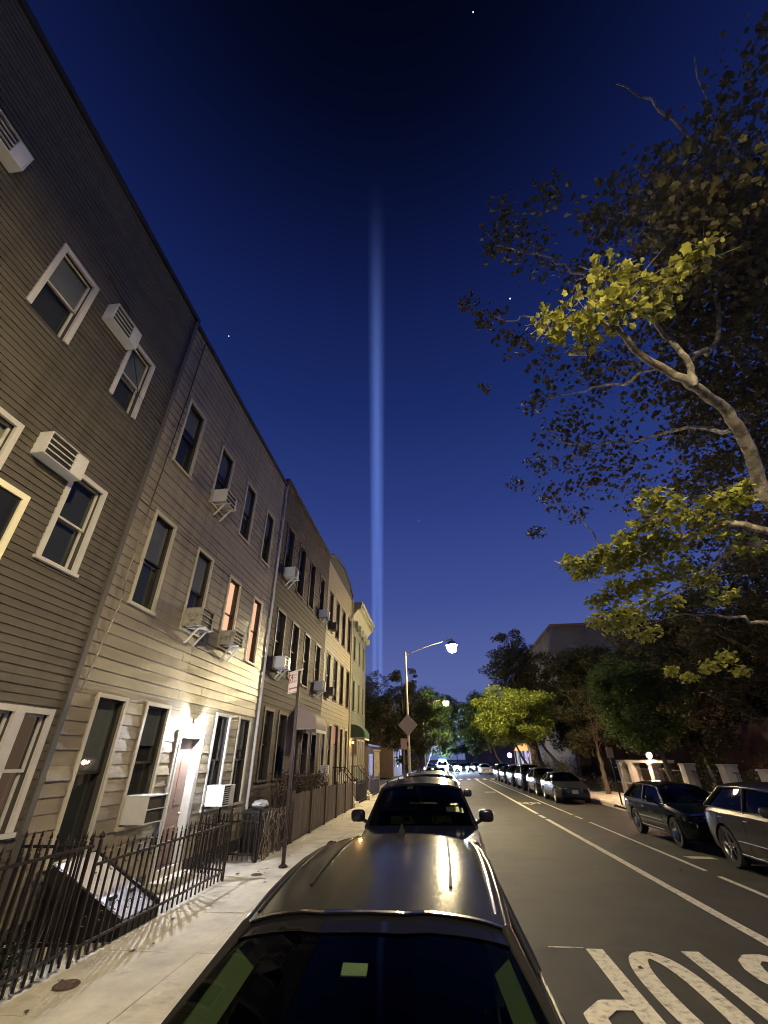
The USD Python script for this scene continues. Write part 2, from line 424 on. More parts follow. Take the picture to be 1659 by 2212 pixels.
class House:
    """a row house: origin at the pavement end of its front, x out of the facade, y up the street"""
    def __init__(self, name, label, y0, y1, top, siding, e, trim, wall_mat, proud=0.016, wobble=0.0, parapet=None, depth=9.0):
        self.t = thing(name, label, 'house', (FACE_X, y0, 0.15))
        self.y0, self.w, self.h, self.e = y0, y1 - y0, top - 0.15, e
        self.siding, self.trim, self.proud, self.wobble, self.wall_mat, self.parapet, self.depth = siding, trim, proud, wobble, wall_mat, parapet, depth
        self.openings = []

    def u(self, y):
        return y - self.y0

    def opening(self, ya, yb, za, zb):
        o = (self.u(ya), self.u(yb), za - 0.15, zb - 0.15)
        self.openings.append(o)
        return o

    def finish(self, first=0.35, margin=0.06):
        w, h = self.w, self.h
        outline = sbox(0.0, 0.0, w, h)
        if self.parapet:
            outline = Polygon([(0, 0), (w, 0)] + [(w * (1 - s), h + self.parapet(1 - s)) for s in np.linspace(0, 1, 17)])
        wall = outline.difference(union_all([sbox(a, c, b, d) for a, b, c, d in self.openings])) if self.openings else outline
        MB().prism(wall, -0.22, 0.0, 'x').build('front_wall', self.wall_mat, self.t)
        d = self.depth
        sh = MB()
        sh.box((-d, 0.0, 0), (-0.225, 0.15, h)); sh.box((-d, w - 0.15, 0), (-0.225, w, h)); sh.box((-d - 0.2, 0, 0), (-d - 0.003, w, h))
        for z in (2.95, 6.5):
            sh.box((-d, 0.153, z), (-0.225, w - 0.153, z + 0.2))
        sh.build('side_and_rear_walls', dark_room, self.t)
        MB().box((-d - 0.2, 0.0, h + 0.002), (-0.23, w, h + 0.12)).build('roof', dark_room, self.t)
        for za, zb, strips in course_strips(0.004, w - 0.004, first, h, self.e, self.openings, margin):
            off = rng.normal(0, self.wobble)
            for a, c, spans in strips:
                pieces = []
                for ua, ub in spans:
                    if ub - ua > 4.2:
                        uj = ua + (ub - ua) * rng.uniform(0.3, 0.7)
                        pieces += [(ua, uj - 0.002), (uj + 0.002, ub)]
                    elif ub - ua > 0.01:
                        pieces.append((ua, ub))
                for ua, ub in pieces:
                    b = MB()
                    lift = abs(rng.normal(0, self.wobble * 0.5))
                    n = max(2, int((ub - ua) / 0.9) + 1)
                    us = np.linspace(ua, ub, n)
                    fa, fc = (a - za) / (zb - za), (c - za) / (zb - za)
                    xa = self.proud * (1 - fa) + 0.003 + rng.normal(0, self.wobble, n) * (1 - fa) + (off + lift) * (1 - fa)
                    xc = np.full(n, self.proud * (1 - fc) + 0.003)
                    P = np.stack([np.stack([xa, us, np.full(n, a + 0.0015)], -1), np.stack([xc, us, np.full(n, c)], -1)])
                    b.grid(P)
                    b.grid(np.stack([np.stack([np.full(n, 0.001), us, np.full(n, a + 0.0015)], -1), P[0]]))   # underside lip of the course
                    for k in (0, -1):
                        b.add([(0.001, us[k], a + 0.0015), P[0, k], P[1, k], (0.001, us[k], c)], [(0, 1, 2, 3)])
                    b.build('siding_board', self.siding, self.t)

    def window(self, ya, yb, za, zb, trim=None, blind=0.45, sash=None, lit=None, sill=True, tw=0.06, meet=0.5, recess=0.055, head=True, storm=False, blind_mat_=None, curtain=None):
        trim, sash = trim or self.trim, sash or dark_trim
        u0, u1, z0, z1 = self.opening(ya, yb, za, zb)
        b = MB()
        pr = 0.035
        b.box((-0.01, u0 - tw, z0 - 0.0), (pr, u0 + 0.004, z1 + tw)); b.box((-0.01, u1 - 0.004, z0 - 0.0), (pr, u1 + tw, z1 + tw))
        b.box((-0.01, u0 + 0.004, z1 - 0.004), (pr - 0.002, u1 - 0.004, z1 + tw - 0.002))
        fr = b.build('window', trim, self.t)
        if sill:
            MB().box((-0.05, u0 - tw - 0.02, z0 - 0.05), (pr + 0.03, u1 + tw + 0.02, z0 - 0.002)).build('sill', trim, fr)
        zm = z0 + (z1 - z0) * meet
        r = -recess
        s = MB()
        for (a, c, x) in ((zm - 0.02, z1, r), (z0, zm + 0.02, r - 0.03)):
            k = 0.032
            s.box((x - 0.028, u0, a), (x, u0 + k, c)); s.box((x - 0.028, u1 - k, a), (x, u1, c))
            s.box((x - 0.028, u0 + k, a), (x, u1 - k, a + k)); s.box((x - 0.028, u0 + k, c - k), (x, u1 - k, c))
        s.build('sash', sash, fr)
        MB().box((r - 0.016, u0 + 0.031, zm - 0.02), (r - 0.013, u1 - 0.031, z1 - 0.031)).build('pane', pane_glass, fr)
        MB().box((r - 0.046, u0 + 0.031, z0 + 0.031), (r - 0.043, u1 - 0.031, zm + 0.02)).build('pane', pane_glass, fr)
        if blind:
            blind_ = min(0.95, blind * rng.uniform(0.75, 1.3))
            blind_mat_ = blind_mat_ or (blind_mat, material('cream_blind', (0.24, 0.22, 0.17), 0.8, var=0.1), material('grey_curtain', (0.13, 0.125, 0.125), 0.9, var=0.25, scale=9, stretch=(1, 6, 0.3)))[rng.integers(3)]
            zb_ = z1 - (z1 - z0) * blind_
            MB().box((r - 0.070, u0 + 0.004, zb_), (r - 0.062, u1 - 0.004, z1 - 0.004)).build('blind', blind_mat_ or blind_mat, fr)
        MB().box((r - 0.125, u0 + 0.004, z0 + 0.004), (r - 0.120, u1 - 0.004, z1 - 0.004)).build('inner_screen', dark_room, fr)
        if lit is not None:
            n = 14
            us = np.linspace(u0 + 0.005, u1 - 0.005, n)
            P = np.stack([np.stack([np.full(n, r - 0.088) + 0.012 * np.sin(np.arange(n) * 2.2), us, np.full(n, z)], -1) for z in (z0 + .004, z1 - .004)])
            MB().grid(P).build('curtain', lit, fr)
        return fr


grey_siding = material('grey_siding', (0.096, 0.082, 0.058), 0.55, var=0.16, scale=1.1, bump=0.12, bscale=60, stretch=(1, 0.4, 3), dirt=((0.064, 0.053, 0.036), 1.6, 0.52, 0.78), streak=((0.054, 0.045, 0.030), 0.8, 0.52, 0.80))
beige_siding = material('beige_siding', (0.232, 0.197, 0.135), 0.42, var=0.14, scale=0.9, bump=0.10, bscale=18, stretch=(1, 0.4, 2), dirt=((0.14, 0.122, 0.088), 1.1, 0.50, 0.78), streak=((0.125, 0.105, 0.075), 0.8, 0.52, 0.80))
brown_siding = material('brown_siding', (0.040, 0.023, 0.015), 0.75, var=0.30, scale=3.0, bump=0.4, bscale=60, stretch=(1, 1, 2), dirt=((0.035, 0.022, 0.014), 2.0, 0.5, 0.75))
cream_siding = material('cream_siding', (0.20, 0.172, 0.115), 0.6, var=0.14, scale=2.0, bump=0.15, bscale=40, dirt=((0.15, 0.125, 0.08), 1.5, 0.55, 0.8))
green_siding = material('green_siding', (0.125, 0.128, 0.098), 0.6, var=0.16, scale=2.0, bump=0.15, bscale=40, dirt=((0.08, 0.10, 0.06), 1.5, 0.55, 0.8))
wall_board = material('wall_sheathing', (0.05, 0.045, 0.038), 0.9)
salmon_lit = glow('salmon_lit_curtain', lin(250, 176, 138), 1.7)
pale_lit = glow('pale_lit_curtain', lin(205, 185, 170), 0.75)
tan_lit = glow('tan_lit_curtain', lin(140, 112, 80), 0.8)
pink_lit = glow('pink_lit_transom', lin(225, 130, 120), 0.8)
rose_lit = glow('dim_rose_curtain', lin(104, 80, 66), 0.75)
amber_lit = glow('amber_lit_pane', lin(200, 150, 60), 1.0)

# --- grey house, nearest
H1 = House('grey_clapboard_house', 'tall grey clapboard row house nearest the camera, cut by the left edge', -3.0, 6.08, 11.55, grey_siding, 0.1055, white_trim, wall_board, proud=0.014, wobble=0.0016)
for ya, yb in ((4.70, 5.26), (2.99, 3.60), (0.9, 1.55)):
    H1.window(ya, yb, 7.66, 9.04, blind=0.48, sash=white_trim, tw=0.075, sill=False)
    H1.window(ya, yb + 0.03, 4.56, 5.96, blind=0.0 if ya > 4 else 0.3, sash=white_trim, tw=0.075)
g = H1.window(3.3, 4.22, 1.38, 2.68, blind=0, sash=white_trim, tw=0.07, lit=rose_lit)
g = H1.window(4.36, 5.26, 1.38, 2.68, blind=0, sash=white_trim, tw=0.07, lit=rose_lit)
g = H1.window(5.40, 5.80, 1.38, 2.68, blind=0, sash=white_trim, tw=0.07, lit=rose_lit)
H1.finish(first=0.2)
MB().box((0.004, 8.985, 0.02), (0.045, 9.076, 11.38)).build('corner_board', material('grey_corner_board', (0.085, 0.08, 0.068), 0.6, var=0.1), H1.t)
MB().box((-0.25, 0.0, 11.40), (0.06, 9.08, 11.52)).build('parapet_coping', dark_trim, H1.t)
MB().tube([(0.035, 9.05, 8.0), (0.03, 8.2, 8.02), (0.03, 7.3, 9.3), (0.04, 6.7, 9.4)], 0.008, 5).build('cable', black_plastic, H1.t)
t = thing('framed_panel', 'black panel with bright cream frame at the left edge of the grey house', 'panel', (FACE_X + 0.16, 4.05, 3.9))
MB().box((-0.16, -0.9, 0.2), (0.0, 0.0, 1.2)).build('backing', black_plastic, t)
b = MB(); b.box((0.002, -0.9, 1.14), (0.03, 0.04, 1.22)); b.box((0.002, -0.04, 0.2), (0.03, 0.04, 1.138)); b.box((0.002, -0.9, 0.12), (0.03, 0.04, 0.198)); b.build('frame', material('cream_frame', (0.85, 0.80, 0.55), 0.4), t)

# --- beige house with the door lamp
H2 = House('beige_aluminium_house', 'beige aluminium sided row house with the lit doorway', 6.10, 13.27, 11.42, beige_siding, 0.187, material('beige_trim', (0.44, 0.40, 0.30), 0.45, var=0.08, scale=4), wall_board, proud=0.015, wobble=0.0045)
COLS = ((6.67, 7.31), (8.38, 9.05), (10.12, 10.76), (11.82, 12.46))
for k, (ya, yb) in enumerate(COLS):
    H2.window(ya, yb, 7.72, 9.48, blind=0.47 if k < 3 else 0.4, recess=0.06)
for k, (ya, yb) in enumerate(COLS):
    H2.window(ya, yb, 4.58, 6.40, blind=0.47 if k < 2 else 0, lit=salmon_lit if k > 1 else None, recess=0.06)
H2.window(6.63, 7.28, 0.95, 3.01, blind=0.5, recess=0.075)
H2.window(7.93, 8.62, 1.20, 3.02, blind=0.34, recess=0.06)
H2.window(10.74, 11.44, 1.20, 3.08, blind=0.0, recess=0.06, trim=white_trim)
H2.window(12.08, 12.80, 1.20, 3.10, blind=0.5, recess=0.06)
o = H2.opening(9.22, 10.14, 0.40, 2.60)
H2.finish(first=0.25)
ud0, ud1, zd0, zd1 = o
b = MB(); b.box((-0.2, ud0, zd0), (0.05, ud0 + 0.06, zd1 + 0.0)); b.box((-0.2, ud1 - 0.06, zd0), (0.05, ud1, zd1)); b.box((-0.2, ud0 + 0.06, zd1 - 0.06), (0.048, ud1 - 0.06, zd1))
b.box((0.004, ud0 - 0.09, zd0), (0.04, ud0 - 0.002, zd1 + 0.09)); b.box((0.004, ud1 + 0.002, zd0), (0.04, ud1 + 0.09, zd1 + 0.09)); b.box((0.004, ud0 - 0.002, zd1 + 0.002), (0.038, ud1 + 0.002, zd1 + 0.088))
fr = b.build('door_frame', white_trim, H2.t)
dr = MB().bbox((-0.17, ud0 + 0.063, zd0 + 0.01), (-0.12, ud1 - 0.063, zd1 - 0.063), 0.006).build('door', material('front_door', (0.20, 0.13, 0.095), 0.4, var=0.1, scale=3), H2.t)
b = MB()
for za, zb in ((0.5, 1.0), (1.2, 2.2)):
    for ya, yb in ((ud0 + 0.16, (ud0 + ud1) / 2 - 0.04), ((ud0 + ud1) / 2 + 0.04, ud1 - 0.16)):
        b.bbox((-0.121, ya, za), (-0.108, yb, zb - 0.15), 0.008)
b.build('door_panel', MATS['front_door'], dr)
MB().lathe([(0, 0.05), (0.022, 0.045), (0.028, 0.03), (0.018, 0.015), (0.012, 0)], (-0.12, ud1 - 0.13, 1.05), 12, 'x').build('door_knob', material('brass', (0.6, 0.45, 0.2), 0.3, 1.0), dr)
b = MB(); b.box((-0.2, ud0 - 0.1, 0.0), (0.35, ud1 + 0.1, 0.12)); b.box((-0.2, ud0 - 0.1, 0.121), (0.05, ud1 + 0.1, 0.245)); b.build('doorstep', concrete, H2.t)
pb = MB()
for i in range(44):
    z = 0.35 + i * 0.25
    pb.tube([(0.055, 7.12, z), (0.055, 7.12, z + 0.248)], [0.042, 0.036], 8)
pb.build('drain_pipe', white_trim, H2.t)
MB().box((-0.25, 0.0, 11.27), (0.07, 7.17, 11.38)).build('parapet_coping', dark_trim, H2.t)
c = [(0.03, 0.42, 11.2), (0.028, 0.40, 9.4), (0.028, 0.30, 6.4), (0.03, 0.28, 4.7), (0.05, 0.32, 4.45), (0.035, 0.1, 2.9)]
MB().tube(c, 0.012, 5).build('cable', black_plastic, H2.t)
lb = thing('door_lamp', 'bright white wall lamp above the doorway of the beige house', 'lamp', (FACE_X + 0.03, 9.68, 2.86))
MB().bbox((0, -0.05, -0.06), (0.03, 0.05, 0.06), 0.008).build('back_plate', white_metal, lb)
MB().bbox((0.03, -0.03, 0.03), (0.14, 0.03, 0.06), 0.008).build('bracket', white_metal, lb)
MB().mesh(trimesh.creation.icosphere(2, 0.065).apply_translation([0.12, 0, -0.035])).build('globe', glow('door_globe', (0.86, 0.90, 1.0), 40.0), lb, smooth=True)
lamp(str(lb.GetPath()) + '/light', (0.17, 0, -0.13), 0.012, (0.84, 0.88, 1.0), DOOR_POWER)

# --- brown house with the awning
H3 = House('brown_shingle_house', 'dark brown shingled row house with a pink sided awning', 13.30, 20.76, 11.75, brown_siding, 0.19, brown_trim, wall_board, proud=0.014, wobble=0.003)
for k, (ya, yb) in enumerate(((13.95, 14.72), (15.66, 16.45), (17.36, 18.12), (19.20, 19.96))):
    H3.window(ya, yb, 7.95, 10.05, blind=0.4, tw=0.08, recess=0.075, lit=tan_lit if k == 2 else None)
    H3.window(ya, yb, 4.72, 6.70, blind=0.35, tw=0.08, recess=0.075)
for ya, yb in ((13.86, 14.58), (15.20, 15.98)):
    H3.window(ya, yb, 1.62, 3.48, blind=0.16, tw=0.10, recess=0.085)
for ya, yb in ((18.08, 18.86), (19.42, 20.16)):
    H3.window(ya, yb, 1.64, 3.06, blind=0.2, tw=0.09, recess=0.085)
o = H3.opening(16.75, 17.62, 0.5, 3.05)
H3.finish(first=0.3)
MB().bbox((-0.16, o[0] + 0.01, o[2]), (-0.1, o[1] - 0.01, o[3] - 0.01), 0.01).build('door', brown_trim, H3.t)
MB().box((-0.25, 0.0, 11.60), (0.10, 7.46, 11.72)).build('parapet_coping', brown_trim, H3.t)


def awning(name, label, y0, y1, z0, z1, out, side_mat, top_mat, val_mat):
    t = thing(name, label, 'awning', (FACE_X + 0.03, y0, z0))
    w, h = y1 - y0, z1 - z0
    a = np.linspace(0, np.pi / 2, 9)
    arc = [(out * np.sin(s) ** 0.9, h - (h - 0.12) * (1 - np.cos(s))) for s in a]
    arc = [(x, z) for x, z in arc] + [(out, 0.0)]
    P = np.array([[(x, y, z) for x, z in arc] for y in np.linspace(0.015, w - 0.015, 9)])
    MB().slab(P, (-0.01, 0, -0.01)).build('canopy', top_mat, t, smooth=30)
    side = Polygon([(0, 0)] + [(out, 0)] + [(x, z) for x, z in arc[::-1]])
    MB().prism(side, 0.0, 0.012, 'y').build('side_panel', side_mat, t)
    MB().prism(side, w - 0.012, w, 'y').build('side_panel', side_mat, t)
    n = int(w / 0.16)
    b = MB()
    for i in range(n):
        ya, yb = w * i / n, w * (i + 1) / n
        scallop = Polygon([(ya, 0), (yb, 0)] + [((ya + yb) / 2 + (yb - ya) / 2 * np.cos(s), -0.06 - 0.05 * np.sin(s)) for s in np.linspace(0, np.pi, 7)])
        b.prism(scallop, out - 0.008, out, 'x')
    b.build('valance', val_mat, t)
    b = MB(); b.tube([(0.01, 0, 0.01), (out - 0.01, 0, 0.01)], 0.012); b.tube([(out - 0.012, 0, 0.0), (out - 0.012, w, 0.0)], 0.012); b.tube([(0.01, w, 0.01), (out - 0.01, w, 0.01)], 0.012)
    b.build('frame', white_metal, t)
    return t


cloth_white = material('awning_valance', (0.6, 0.58, 0.54), 0.7, var=0.1)
awning('pink_awning', 'awning with pinkish tan side and white scalloped edge on the brown house', 16.95, 18.55, 3.10, 3.86, 0.82, material('pink_canvas', (0.52, 0.40, 0.33), 0.75, var=0.06, scale=5), material('brown_canvas', (0.14, 0.10, 0.075), 0.7, var=0.1), cloth_white)

# --- cream house with the curved parapet
H4 = House('cream_house', 'cream row house with a bowed parapet, lit yellow by the street lamp', 20.80, 27.72, 11.62, cream_siding, 0.19, material('cream_trim', (0.30, 0.26, 0.17), 0.6, var=0.1), wall_board, proud=0.014, wobble=0.002,
           parapet=lambda s: 0.30 + 0.75 * np.sin(np.pi * s) ** 0.8)
W4 = ((21.38, 22.08), (23.04, 23.78), (24.76, 25.50), (26.55, 27.28))
for k, (ya, yb) in enumerate(W4):
    H4.window(ya, yb, 7.98, 10.03, blind=0.4 if k > 1 else 0, tw=0.09, lit=pale_lit if k < 2 else None, trim=brown_trim, recess=0.06)
    H4.window(ya, yb, 4.80, 6.80, blind=0.45, tw=0.09, trim=brown_trim, recess=0.06, sash=white_trim if k < 2 else None)
H4.window(21.15, 21.75, 1.55, 3.58, blind=0.45, tw=0.09, recess=0.06, sash=white_trim)
H4.window(22.42, 23.06, 1.55, 3.58, blind=0.45, tw=0.09, recess=0.06, sash=white_trim)
H4.window(25.20, 25.90, 1.55, 3.58, blind=0.4, tw=0.09, recess=0.06)
H4.window(26.62, 27.20, 1.55, 3.58, blind=0.2, tw=0.09, recess=0.06)
o = H4.opening(23.84, 24.72, 0.9, 3.66)
H4.finish(first=0.3)
MB().bbox((-0.16, o[0] + 0.01, o[2]), (-0.1, o[1] - 0.01, o[3] - 0.85), 0.01).build('door', brown_trim, H4.t)
MB().box((-0.14, o[0] + 0.03, o[3] - 0.82), (-0.12, o[1] - 0.03, o[3] - 0.02)).build('transom', pink_lit, H4.t)
P = [(0.03, 6.92 * s, 11.47 + 0.30 + 0.75 * np.sin(np.pi * s) ** 0.8) for s in np.linspace(0, 1, 25)]
MB().tube(P, 0.07, 6).build('parapet_coping', dark_trim, H4.t)
MB().tube([(0.06, 6.85, 0.3), (0.06, 6.85, 11.5)], 0.05, 8).build('drain_pipe', MATS['cream_trim'], H4.t)

# --- green house with the deep cornice
H5 = House('green_corner_house', 'greenish last house of the row with a deep projecting cornice', 27.76, 34.05, 10.95, green_siding, 0.2, material('green_trim', (0.14, 0.15, 0.10), 0.6), wall_board, proud=0.014, wobble=0.002)
W5 = ((28.72, 29.36), (30.72, 31.36), (32.5, 33.14))
for ya, yb in W5:
    H5.window(ya, yb, 7.9, 9.5, blind=0.5, tw=0.08, recess=0.06)
    H5.window(ya, yb, 4.85, 6.62, blind=0.5, tw=0.08, recess=0.06)
H5.window(30.9, 31.5, 1.7, 3.2, blind=0.45, tw=0.10, recess=0.06, trim=MATS['cream_trim'])
H5.window(32.6, 33.2, 1.7, 3.2, blind=0.45, tw=0.10, recess=0.06, trim=MATS['cream_trim'])
o = H5.opening(28.75, 29.65, 0.95, 3.15)
H5.finish(first=0.3)
MB().bbox((-0.16, o[0] + 0.01, o[2]), (-0.1, o[1] - 0.01, o[3] - 0.01), 0.01).build('door', MATS['cream_trim'], H5.t)
prof = Polygon([(0.005, 10.2), (0.08, 10.2), (0.16, 10.5), (0.45, 10.85), (0.62, 10.9), (0.62, 11.1), (0.70, 11.12), (0.70, 11.3), (0.005, 11.3)])
MB().prism(prof, -0.02, 6.31, 'y').build('cornice', material('cornice_paint', (0.22, 0.21, 0.15), 0.6, var=0.15), H5.t)
MB().box((0.0, -0.05, 11.302), (0.74, 6.34, 11.36)).build('cornice_cap', material('cap_flashing', (0.45, 0.42, 0.25), 0.5), H5.t)
for i in range(5):
    y = 0.5 + i * 1.3
    MB().bbox((0.1, y, 9.75), (0.38, y + 0.16, 10.2), 0.03).build('cornice_bracket', MATS['cornice_paint'], H5.t)
green_canvas = material('green_canvas', (0.035, 0.07, 0.03), 0.7, var=0.15)
aw = awning('green_awning', 'dark green awning with an orange glow under it on the last house', 28.35, 30.35, 3.25, 4.0, 0.85, green_canvas, green_canvas, material('pale_valance', (0.62, 0.5, 0.32), 0.7))
pl = thing('porch_lamp', 'small orange porch lamp under the green awning', 'lamp', (FACE_X + 0.03, 28.6, 3.05))
MB().bbox((0, -0.05, -0.05), (0.04, 0.05, 0.05), 0.008).build('back_plate', black_metal, pl)
MB().lathe([(0.0, -0.1), (0.05, -0.08), (0.055, 0.02), (0.0, 0.04)], (0.09, 0, 0), 10).build('shade', glow('porch_glow', (1.0, 0.50, 0.16), 14.0), pl)
lamp(str(pl.GetPath()) + '/light', (0.25, 0, -0.02), 0.05, (1.0, 0.45, 0.14), PORCH_POWER)

# ------------------------------------------------------------------ street lamps
pole_mat = material('lamp_pole_paint', (0.30, 0.27, 0.22), 0.5, 0.2, var=0.15, scale=5)
LAMP_COLOR = (1.0, 0.80, 0.43)


lamp_glass = glass('lamp_glass', (0.98, 0.97, 0.94))


def street_lamp(y, label, power, globe):
    t = thing('street_lamp', label, 'street lamp', (-1.78, y, 0.15), group='street lamps along the left kerb')
    MB().lathe([(0.0, 0), (0.17, 0), (0.17, 0.5), (0.11, 0.62), (0.10, 0.7)], (0, 0, 0), 8).build('base', pole_mat, t)
    MB().tube([(0, 0, 0.65), (0, 0, 4), (0, 0, 8.0)], [0.092, 0.075, 0.055], 8).build('pole', pole_mat, t)
    MB().lathe([(0.07, 0), (0.07, 0.1), (0.0, 0.16)], (0, 0, 7.98), 8).build('cap', pole_mat, t)
    b = MB(); b.tube([(0.02, 0, 7.90), (0.9, 0, 8.20), (1.8, 0, 8.48), (2.7, 0, 8.70)], [0.030, 0.028, 0.025, 0.022], 7)
    b.build('arm', material('arm_paint', (0.09, 0.08, 0.065), 0.6), t)
    hd = MB().lathe([(0.0, 0.46), (0.07, 0.45), (0.09, 0.30), (0.16, 0.27), (0.30, 0.15), (0.40, 0.0), (0.39, -0.005), (0.29, 0.12), (0.14, 0.24), (0.0, 0.26)], (3.06, 0, 8.39), 24).build('shade', pole_mat, t, smooth=50)
    MB().tube([(2.65, 0, 8.69), (3.06, 0, 8.79)], 0.03, 7).build('arm_joint', pole_mat, hd)
    MB().mesh(trimesh.creation.icosphere(3, globe).apply_translation([3.06, 0, 8.56 - globe])).build('globe', glow('street_lamp_glass', (1.0, 0.80, 0.42), 400.0), hd, smooth=True)
    lamp(str(t.GetPath()) + '/light', (3.06, 0, 8.56 - globe), globe + 0.006, LAMP_COLOR, power)
    return t


street_lamp(28.5, 'street lamp whose bright globe hangs over the middle of the road', LAMP_POWER * 1.4, 0.33)
street_lamp(60.0, 'second, farther street lamp, low between the distant trees', LAMP_POWER * 1.4, 0.33)
street_lamp(NEAR_LAMP_Y, 'street lamp behind the camera that lights the near pavement', LAMP_POWER, 0.12)

# ------------------------------------------------------------------ air conditioners
def ac_body(t, w, h, d, slats, white_side=0.3, bracket=False, shell=None, rear=True):
    shell = shell or white_metal
    b = MB(); e = 0.018
    # case: an open front tray, so the condenser recess is real
    b.bbox((-0.12, -w / 2, 0), (d, w / 2, e), 0.006); b.bbox((-0.12, -w / 2, h - e), (d, w / 2, h), 0.006)
    b.box((-0.12, -w / 2 + 0.001, e), (d - 0.004, -w / 2 + e, h - e)); b.box((-0.12, w / 2 - e, e), (d - 0.004, w / 2 - 0.001, h - e))
    b.box((-0.10, -w / 2 + e, e), (d - 0.05, w / 2 - e, h - e))
    b.build('case', shell, t)
    MB().box((d - 0.048, -w / 2 + e + 0.001, e + 0.001), (d - 0.04, w / 2 - e - 0.001, h - e - 0.001)).build('condenser', grille_dark, t)
    ym = w / 2 - white_side * w
    if white_side:
        MB().box((d - 0.038, ym, e + 0.002), (d - 0.006, w / 2 - e - 0.002, h - e - 0.002)).build('side_panel', shell, t)
    for k in range(slats):
        z = e + (h - 2 * e) * (k + 1) / (slats + 1)
        MB().box((d - 0.036, -w / 2 + e, z - 0.007), (d - 0.012, ym - 0.002, z + 0.007)).build('slat', shell, t)
    if bracket:
        for y in (-w * 0.3, w * 0.3):
            b = MB(); b.hull([(x, yy, z) for x, z in ((0.02, -0.03), (d + 0.08, -0.03), (d + 0.08, -0.005), (0.02, -0.005)) for yy in (y - 0.016, y + 0.016)])
            b.hull([(x, yy, z) for x, z in ((0.02, -0.33), (0.06, -0.33), (d * 0.8, -0.032), (d * 0.68, -0.032)) for yy in (y - 0.015, y + 0.015)])
            b.build('bracket', white_metal, t)


def make_ac(label, y, z, w, h, d, **k):
    t = thing('air_conditioner', label, 'air conditioner', (FACE_X + 0.02, y, z))
    ac_body(t, w, h, d, **k)
    return t


make_ac('through-wall air conditioner between the upper windows of the grey house', 4.27, 8.70, 0.66, 0.40, 0.20, slats=3)
make_ac('through-wall air conditioner above the middle window of the grey house', 4.29, 5.76, 0.70, 0.38, 0.20, slats=3)
make_ac('through-wall air conditioner high on the grey house, cut by the left edge', 1.62, 9.02, 0.70, 0.38, 0.20, slats=3)
worn_metal = material('worn_enamel', (0.36, 0.34, 0.29), 0.5, var=0.15, scale=8, dirt=((0.12, 0.09, 0.06), 9, 0.5, 0.66))
make_ac('braced air conditioner in a top floor window of the beige house', 8.72, 7.76, 0.56, 0.38, 0.36, slats=2, white_side=0.0, bracket=True)
make_ac('weathered braced air conditioner in a dark middle window of the beige house', 8.72, 4.62, 0.56, 0.40, 0.38, slats=2, white_side=0.0, bracket=True, shell=worn_metal)
make_ac('grimy braced air conditioner below a salmon lit window', 10.44, 4.62, 0.56, 0.36, 0.36, slats=3, white_side=0.0, bracket=True, shell=worn_metal)
make_ac('air conditioner with bare top in the ground window left of the lit door', 8.28, 1.22, 0.60, 0.40, 0.40, slats=1, white_side=0.0)
make_ac('clean white air conditioner in the ground window right of the lit door', 11.10, 1.24, 0.58, 0.40, 0.42, slats=8, white_side=0.35)
src = make_ac('white braced air conditioner in the first top window of the brown house', 14.32, 7.98, 0.52, 0.38, 0.40, slats=3, white_side=0.3, bracket=True)
for y, z, s in ((19.55, 7.98, 'white braced air conditioner in the last top window of the brown house'), (14.32, 4.76, 'white braced air conditioner in the first middle window of the brown house'),
                (19.55, 4.76, 'white braced air conditioner in the last middle window of the brown house')):
    copy_of(src, 'air_conditioner', s, (FACE_X + 0.02, y, z), float(rng.normal(0, 2.5)))
dark_case = material('dark_case', (0.07, 0.06, 0.05), 0.6, var=0.2)
src = make_ac('dark air conditioner in the first top window of the cream house', 21.73, 8.0, 0.52, 0.36, 0.36, slats=3, white_side=0.0, shell=dark_case)
copy_of(src, 'air_conditioner', 'dark air conditioner in the first middle window of the cream house', (FACE_X + 0.02, 21.73, 4.82))
make_ac('small white air conditioner in the first ground window of the cream house', 21.45, 1.58, 0.5, 0.34, 0.3, slats=3, white_side=0.3)

